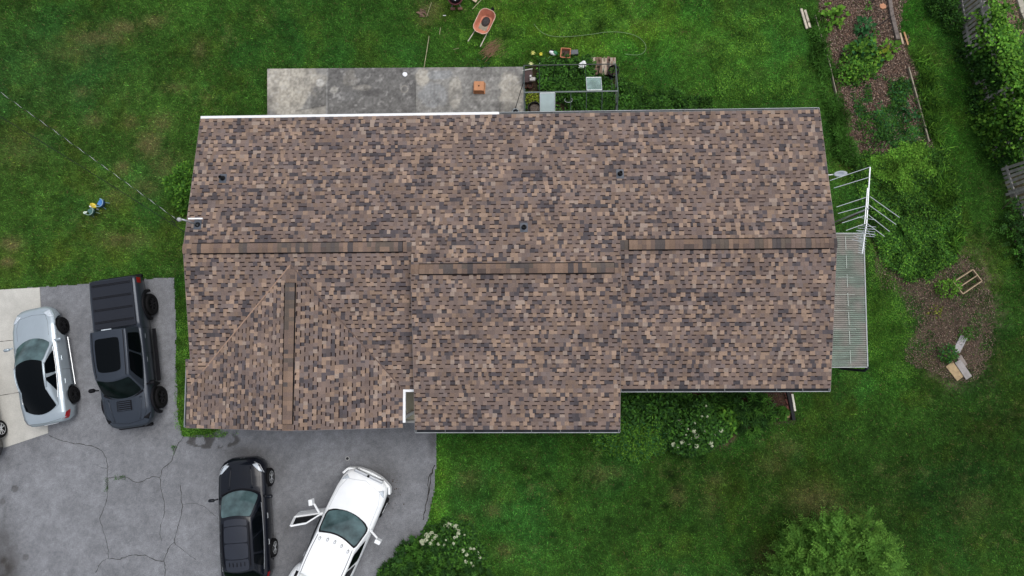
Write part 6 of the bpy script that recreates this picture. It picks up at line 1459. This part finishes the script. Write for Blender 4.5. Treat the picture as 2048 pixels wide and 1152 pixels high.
# stained boards north of the frame
q = P(1207, 133, .06); pb = thing('board_stack', 'stained pale boards lying flat behind the greenhouse frame', 'boards', (q.x, q.y, 0), R_(-1))
MWS = mat('stained_board', attr=True, rough=.85, var=.2, ns=8, fine=.15, fs=50)
for k, (x, wd_, c_) in enumerate(((-.42, .17, (.42, .35, .27)), (-.2, .24, (.16, .10, .07)), (.03, .2, (.36, .29, .22)), (.19, .10, (.17, .1, .075)), (.37, .23, (.34, .28, .22)))):
    mb = MB(); mb.box((x, -.0 + .02 * (k % 2), .07), (wd_, .76 - .04 * (k % 3), .035), col=c_)
    for j in range(5): mb.box((x + rnd.uniform(-.05, .05), rnd.uniform(-.32, .3), .0885), (rnd.uniform(.03, .08), rnd.uniform(.08, .25), .003), col=tuple(a * rnd.uniform(.4, .75) for a in c_))
    mb.build('board', MWS, pb)
def open_pot(name, label, px, py, z, r0, ht, m, fill, base=0.0):
    q = P(px, py, z); root = thing(name, label, 'pot', (q.x, q.y, base))
    mb = MB(); mb.lathe([(r0 * .78, 0), (r0 * .97, ht - .03), (r0, ht - .03), (r0, ht), (r0 * .9, ht), (r0 * .88, ht * .7), (0, ht * .7)], (0, 0, 0), 30); mb.build('body', m, root, smooth=False)
    mb = MB(); mb.lathe([(r0 * .86, 0), (r0 * .5, .02), (0, .015)], (0, 0, ht * .74), 20); mb.build('soil', fill, root, smooth=True); return root
op = open_pot('plant_pot', 'black round pot with weeds at the right end of the greenhouse frame', 1227, 141, .35, .23, .36, M_black, M_soil)
az = RG.uniform(0, 6.28, 40); V, F, C = leaves(np.stack([RG.normal(0, .08, 40), RG.normal(0, .08, 40), np.full(40, .3)], 1), np.stack([np.cos(az), np.sin(az), np.full(40, .4)], 1), .1, .04, pick(G_MID, 40), .2); link('weed', np_mesh('weed', V, F, C), M_leaf, op)
open_pot('plant_pot', 'large black round pot of dry soil below the yellow plant', 1069, 217, .35, .27, .4, M_black, mat('dry_soil', (.10, .08, .065), .95, var=.5, ns=18, bump=.6))
q = P(1057, 152, .4); tb = thing('crate_table', 'dark wooden crate in the corner of the greenhouse frame', 'crate', (q.x, q.y, 0)); mb = MB(); mb.box((-.02, .0, .2), (.36, .5, .4)); mb.build('body', mat('dark_crate', (.045, .022, .02), .7, var=.3, ns=8), tb, bevel=.01)
mb = MB(); mb.bar((-.25, .22, .42), (.16, .28, .42), .04, .03); mb.build('slat', mat('pale_slat', (.4, .4, .36), .7, var=.2), tb)
q = P(1065, 158, .5); o = MB().box((0, 0, .06), (.22, .14, .12)).build('concrete_block', mat('block_grey', (.42, .4, .37), .8, var=.3, ns=20), None, bevel=.01); o.location = (q.x, q.y, .41); tag(o, 'small pale block resting on the dark crate', 'block')
round_thing('globe', 'small white globe on a stake beside the pale block', 'globe', 1061, 152, [(0, -.045), (.032, -.03), (.045, 0), (.032, .03), (0, .045)], mat('globe_white', (.9, .9, .9), .3, var=0), .58, 16)
for (px, py, lb) in ((1052, 170, 'red brown clay pot at the left inside the frame'), (1060, 171, 'red brown clay pot right of the other clay pot')): open_pot('clay_pot', lb, px, py, .2, .11, .22, mat('old_clay', (.16, .06, .04), .8, var=.25), M_soil)
o = MB().tube([(.15 * math.cos(a), .1 * math.sin(a), .5 + .02 * math.sin(3 * a)) for a in np.linspace(2.6, 6.9, 14)], .01, 6).build('wire_hoop', M_alu); q = P(1137, 200, .5); o.location = (q.x, q.y, 0); tag(o, 'bent silver wire hoop hanging among the weeds in the frame', 'wire')
# garden hose
hp = [(1068, 48), (1078, 60), (1090, 68), (1110, 73), (1140, 73), (1180, 69), (1215, 64), (1245, 65), (1270, 71), (1286, 82), (1292, 95), (1286, 106), (1272, 110), (1250, 108)]
def smooth_pts(pts, z, k=6):
    P3 = [P(a, b, z) for a, b in pts]; out = []
    for i in range(len(P3) - 1):
        p0, p1, p2, p3 = P3[max(0, i - 1)], P3[i], P3[i + 1], P3[min(len(P3) - 1, i + 2)]
        for j in range(k):
            t = j / k; out.append(.5 * ((2 * p1) + (p2 - p0) * t + (2 * p0 - 5 * p1 + 4 * p2 - p3) * t * t + (3 * p1 - p0 - 3 * p2 + p3) * t ** 3))
    return out + [P3[-1]]
q = P(1180, 69); o = MB().tube([p - Vector((q.x, q.y, 0)) for p in smooth_pts(hp, .085)], .009, 6).build('garden_hose', mat('hose_green', (.17, .26, .12), .5, var=.15), None, smooth=True); o.location = (q.x, q.y, 0); tag(o, 'thin pale green hose curling across the north lawn', 'hose')
# vegetable bed edging
def edging(label, pts, w_, h_, m):
    P3 = [P(a, b, h_) for a, b in pts]; rt = thing('garden_edging', label, 'edging', (P3[0].x, P3[0].y, 0)); o0 = Vector((P3[0].x, P3[0].y, h_ / 2 + .0))
    for a, b in zip(P3[:-1], P3[1:]): mb = MB(); mb.bar(a - o0 + Vector((0, 0, 0)), b - o0, w_, h_); ob = mb.build('board', m, rt, bevel=.006)
    return rt
M_edge = mat('edge_board', (.26, .23, .17), .85, var=.3, ns=6); M_beam = mat('old_beam', (.15, .125, .11), .9, var=.35, ns=8, bump=.3)
edging('thin grey board edging along the left side of the vegetable bed', [(1631, 30), (1645, 78), (1660, 128), (1674, 190), (1679, 214)], .035, .16, M_edge)
edging('short board end at the lower left corner of the vegetable bed', [(1700, 292), (1709, 318)], .04, .16, M_edge)
edging('thick old beam at the top right of the vegetable bed', [(1779, -10), (1785, 30), (1797, 78)], .15, .15, M_beam)
edging('long thin board edging along the lower right side of the bed', [(1818, 134), (1838, 205), (1859, 283)], .05, .17, M_edge)
stick('plank', 'pale split plank leaning at the end of the thick beam', [(1800, 66), (1806, 88)], 0, M_woodtan, .1, 'plank', (.07, .04)); stick('plank', 'orange brown plank lying outside the thick beam', [(1808, 64), (1816, 90)], 0, mat('orange_wood', (.42, .24, .11), .8, var=.2), .1, 'plank', (.06, .04))
q = P(1612, 36, .1); pk = thing('firewood', 'pair of short pale boards on the grass left of the bed', 'boards', (q.x, q.y, 0), R_(-76 + 0)); 
for k, yy in enumerate((-.07, .06)): mb = MB(); mb.box((k * .04, yy, .07), (.86 - .1 * k, .09, .06)); mb.build('board', mat('split_pale', (.48, .42, .34), .8, var=.35, ns=7), pk, bevel=.008)
o = MB().prism([(-.12, -.06), (-.02, -.12), (.12, -.08), (.13, .04), (.03, .12), (-.12, .07)], 0, .05).build('clay_shard', mat('orange_clay', (.46, .22, .12), .8, var=.15), None, bevel=.01); q = P(1765, 13, .05); o.location = (q.x, q.y, .04); tag(o, 'flat orange clay piece at the top of the vegetable bed', 'clay piece')
stick('drip_pipe', 'thin black pipe crossing the bed below the clay piece', [(1788, 30), (1775, 39), (1757, 51)], .014, M_black, .14, 'pipe'); stick('drip_pipe', 'thin black pipe entering the bed from the top edge', [(1752, -6), (1744, 6)], .014, M_black, .14, 'pipe')
# mulch circle: wooden frame and boards
cr = [(1946, 539), (1964, 562), (1926, 588), (1907, 564)]; W4 = [P(a, b, .22) for a, b in cr]; ctr = sum(W4, Vector()) / 4; wfz = thing('wooden_frame', 'open wooden frame lying on the mulch beside the yellow green sapling', 'frame', (ctr.x, ctr.y, 0)); c0 = Vector((ctr.x, ctr.y, 0)); M_fw = mat('frame_wood', (.36, .27, .17), .8, var=.2, ns=8)
for a, b in zip(W4, W4[1:] + W4[:1]): mb = MB(); mb.bar(a - c0 - Vector((0, 0, .06)), b - c0 - Vector((0, 0, .06)), .035, .14); mb.build('rail', M_fw, wfz)
mb = MB(); mb.bar((W4[0] + W4[1]) / 2 - c0 - Vector((0, 0, .02)), (W4[2] + W4[3]) / 2 - c0 - Vector((0, 0, .02)), .035, .05); mb.build('crossbar', M_fw, wfz)
stick('plank', 'grey weathered plank in the mulch pointing to the leafy plant', [(1928, 673), (1912, 704)], 0, mat('grey_plank', (.34, .33, .33), .8, var=.2, ns=6), .05, 'plank', (.27, .035))
stick('plank', 'tan board at the bottom of the mulch, left of the grey board', [(1898, 728), (1921, 757)], 0, mat('tan_plank', (.33, .24, .13), .8, var=.25, ns=6), .05, 'plank', (.33, .035))
stick('plank', 'grey board overlapping the tan board at the bottom of the mulch', [(1915, 722), (1938, 756)], 0, mat('grey_plank2', (.26, .24, .23), .8, var=.25, ns=6), .09, 'plank', (.26, .03))
stick('plank', 'short dark board end between the grey plank and the grey board', [(1918, 712), (1930, 732)], 0, mat('grey_plank3', (.2, .17, .15), .8, var=.25, ns=6), .055, 'plank', (.2, .03))
# bricks, edging strip and plank under the south eave
q = P(1555, 838, .08); bq = thing('brick_edging', 'single row of red brick edging at the corner of the shaded bed', 'brick edging', (q.x, q.y, 0)); a_, b_ = P(1535, 839, .08) - Vector((q.x, q.y, .0)), P(1580, 833, .08) - Vector((q.x, q.y, 0))
for k in range(6): t = (k + .5) / 6; p = a_.lerp(b_, t); mb = MB(); mb.box((p.x, p.y, .04), (.13, .07, .08), rz=math.atan2(b_.y - a_.y, b_.x - a_.x) + rnd.uniform(-.08, .08)); mb.build('brick', mat('brick_edge%s' % 'ab'[k % 2] if False else 'brick_face', (.36, .2, .14), .9, var=.35, ns=9), bq, bevel=.006)
for k, (x, y) in enumerate(((1578, 816), (1580, 826), (1576, 803), (1574, 790))): q = P(x, y, .06); o = MB().box((0, 0, .03), (.22, .12, .06)).build('brick', mat('pink_brick', (.34, .13, .1), .85, var=.3, ns=9), None, bevel=.008); o.location = (q.x, q.y, .0); o.rotation_euler = (0, 0, R_(-70)); tag(o, ['red brick second from the end of the black edging strip', 'red brick nearest the corner of the brick edging', 'red brick third from the corner beside the black edging', 'red brick closest to the eave beside the black edging'][k], 'brick', 'loose bricks along the black edging')
stick('edging_strip', 'thick black plastic edging strip beside the shaded bed', [(1574, 778), (1581, 808), (1587, 840)], 0, M_black, .12, 'edging', (.12, .14))
stick('plank', 'white painted plank leaning outside the black edging strip', [(1584, 788), (1590, 822)], 0, mat('cream_board', (.62, .6, .5), .7, var=.15), .1, 'plank', (.075, .06))
# cleanout cap in the driveway
q = P(695, 917); cp = thing('cleanout_cap', 'small round metal cap set in the asphalt above the white truck', 'cap', (q.x, q.y, .006)); mb = MB(); mb.lathe([(.085, 0), (.085, .01), (.07, .012), (0, .012)], (0, 0, 0), 20); mb.build('ring', mat('pale_metal', (.34, .34, .33), .6, var=.2), cp); mb = MB(); mb.lathe([(.055, .012), (.055, .018), (0, .018)], (0, 0, 0), 16); mb.build('lid', M_gdark, cp)
# fallen leaves and pebbles near the truck
ps = thing('debris_specks', 'scattered dark clods on the asphalt in front of the white truck', 'debris', tuple(P(770, 975)[:2]) + (0,)); mb = MB(); r = random.Random(12); c0 = P(770, 975)
for k in range(46):
    q = P(760 + r.gauss(8, 16), 960 + r.gauss(10, 24)) - c0; s_ = r.uniform(.01, .028); mb.lathe([(s_, 0), (s_ * .8, s_ * .7), (0, s_)], (q.x, q.y, .008), 6)
mb.build('clods', MATS['soil'] if 'soil' in MATS else M_soil, ps)

# ---- toys on the west lawn
M_blue = mat('blue_plastic', (.06, .19, .46), .4, var=.1); M_dg = mat('dark_green_plastic', (.06, .14, .13), .45, var=.15); M_yel = mat('yellow_plastic', (.75, .58, .06), .45, var=.15, ns=10)
def kid_chair(label, px, py, rot, m, m2, blk):
    q = P(px, py, .3); rt = thing('childs_chair', label, 'chair', (q.x, q.y, 0), rot)
    mb = MB(); mb.box((0, 0, .27), (.25, .25, .03)); mb.build('seat', m, rt, bevel=.03)
    mb = MB(); mb.tube([(.16 * math.cos(a) + .03, .17 * math.sin(a), .46) for a in np.linspace(-1.9, 1.9, 16)], .014, 7); mb.build('back_hoop', m2, rt)
    mb = MB(); vs = [( .17 * math.cos(a) + .03, .17 * math.sin(a), z) for z in (.29, .44) for a in np.linspace(-1.2, 1.2, 12)]; mb.add(vs, [(k, k + 1, 13 + k, 12 + k) for k in range(11)]); mb.build('backrest', blk, rt, smooth=True, solid=.015)
    for sx in (-1, 1):
        for sy_ in (-1, 1): mb = MB(); mb.tube([(sx * .09, sy_ * .09, .26), (sx * .14, sy_ * .14, 0)], .013, 6); mb.build('leg', m2, rt)
    return rt
kid_chair("small blue child's chair on the west lawn", 201, 406, R_(-30), M_blue, mat('pale_blue', (.25, .4, .55), .4, var=.1), mat('navy', (.02, .06, .16), .5, var=.1))
kid_chair("small dark green child's chair next to the yellow seat", 182, 422, R_(-60), M_dg, mat('pale_green', (.25, .36, .32), .4, var=.1), mat('deep_green', (.02, .06, .055), .5, var=.1))
q = P(186, 411, .3); yc = thing('ride_on_toy', 'yellow ribbed toy seat between the green and blue chairs', 'toy', (q.x, q.y, 0), R_(-32))
mb = MB(); mb.lathe([(.0, .22), (.12, .23), (.15, .27), (.13, .32), (0, .33)], (0, 0, 0), 20, sy=.62); mb.build('seat', M_yel, yc, smooth=True)
for k in (-1, 0, 1): mb = MB(); mb.bar((-.1, k * .035, .333), (.1, k * .035, .333), .012, .012); mb.build('rib', mat('ochre', (.4, .28, .02), .5, var=.1), yc)
for k in range(4): a = k * 1.57 + .6; MB().tube([(.09 * math.cos(a), .06 * math.sin(a), .24), (.13 * math.cos(a), .09 * math.sin(a), 0)], .012, 6).build('leg', M_yel, yc)
q = P(169, 425, .1); bt = thing('toy_shovel', 'white headed toy shovel lying left of the green chair', 'toy', (q.x, q.y, 0), R_(25)); mb = MB(); mb.lathe([(0, -.07), (.05, -.05), (.06, 0), (.03, .06), (.015, .1), (0, .1)], (0, 0, .06), 14, 'X'); mb.build('head', mat('mint_white', (.7, .8, .68), .4, var=.05), bt, smooth=True); MB().tube([(.09, 0, .06), (.3, .02, .07)], .012, 6).build('handle', M_dg, bt)
for (px, py, lb) in ((180, 413, 'tiny white toy block left of the yellow seat'), (194, 418, 'tiny grey toy block right of the green chair')): q = P(px, py, .1); o = MB().box((0, 0, .05), (.09, .06, .07)).build('toy_block', M_white if px < 185 else M_galv, None, bevel=.012); o.location = (q.x, q.y, 0.01); o.rotation_euler = (0, 0, R_(-30)); tag(o, lb, 'toy')

# ---- groups for things that come in kinds
GROUPS = {'squash_plant': 'squash plants in the vegetable bed', 'leafy_plant': 'small leafy plants in the beds', 'sapling': 'saplings in the mulch', 'hydrangea': 'white flowering hydrangeas',
          'garden_edging': 'edging boards round the vegetable bed', 'lily': 'lily blooms above the greenhouse frame', 'childs_chair': 'childrens chairs on the lawn', 'plant_pot': 'black round plant pots',
          'clay_pot': 'clay pots inside the greenhouse frame', 'cane': 'canes and sticks on the lawn', 'vine': 'vines on the board fence', 'drip_pipe': 'thin black pipes in the vegetable bed', 'toy_block': 'toy blocks on the west lawn', 'shrub': 'shrubs round the lot', 'plank': 'loose planks and boards', 'pot': 'square pots', 'twig': 'twigs on the lawn', 'pickup_truck': 'vehicles parked on the drive', 'suv': 'vehicles parked on the drive', 'sedan': 'vehicles parked on the drive'}
for o in list(bpy.data.objects):
    if o.parent is None and 'category' in o and 'group' not in o:
        b = o.name.split('.')[0]
        if b in GROUPS: o['group'] = GROUPS[b]
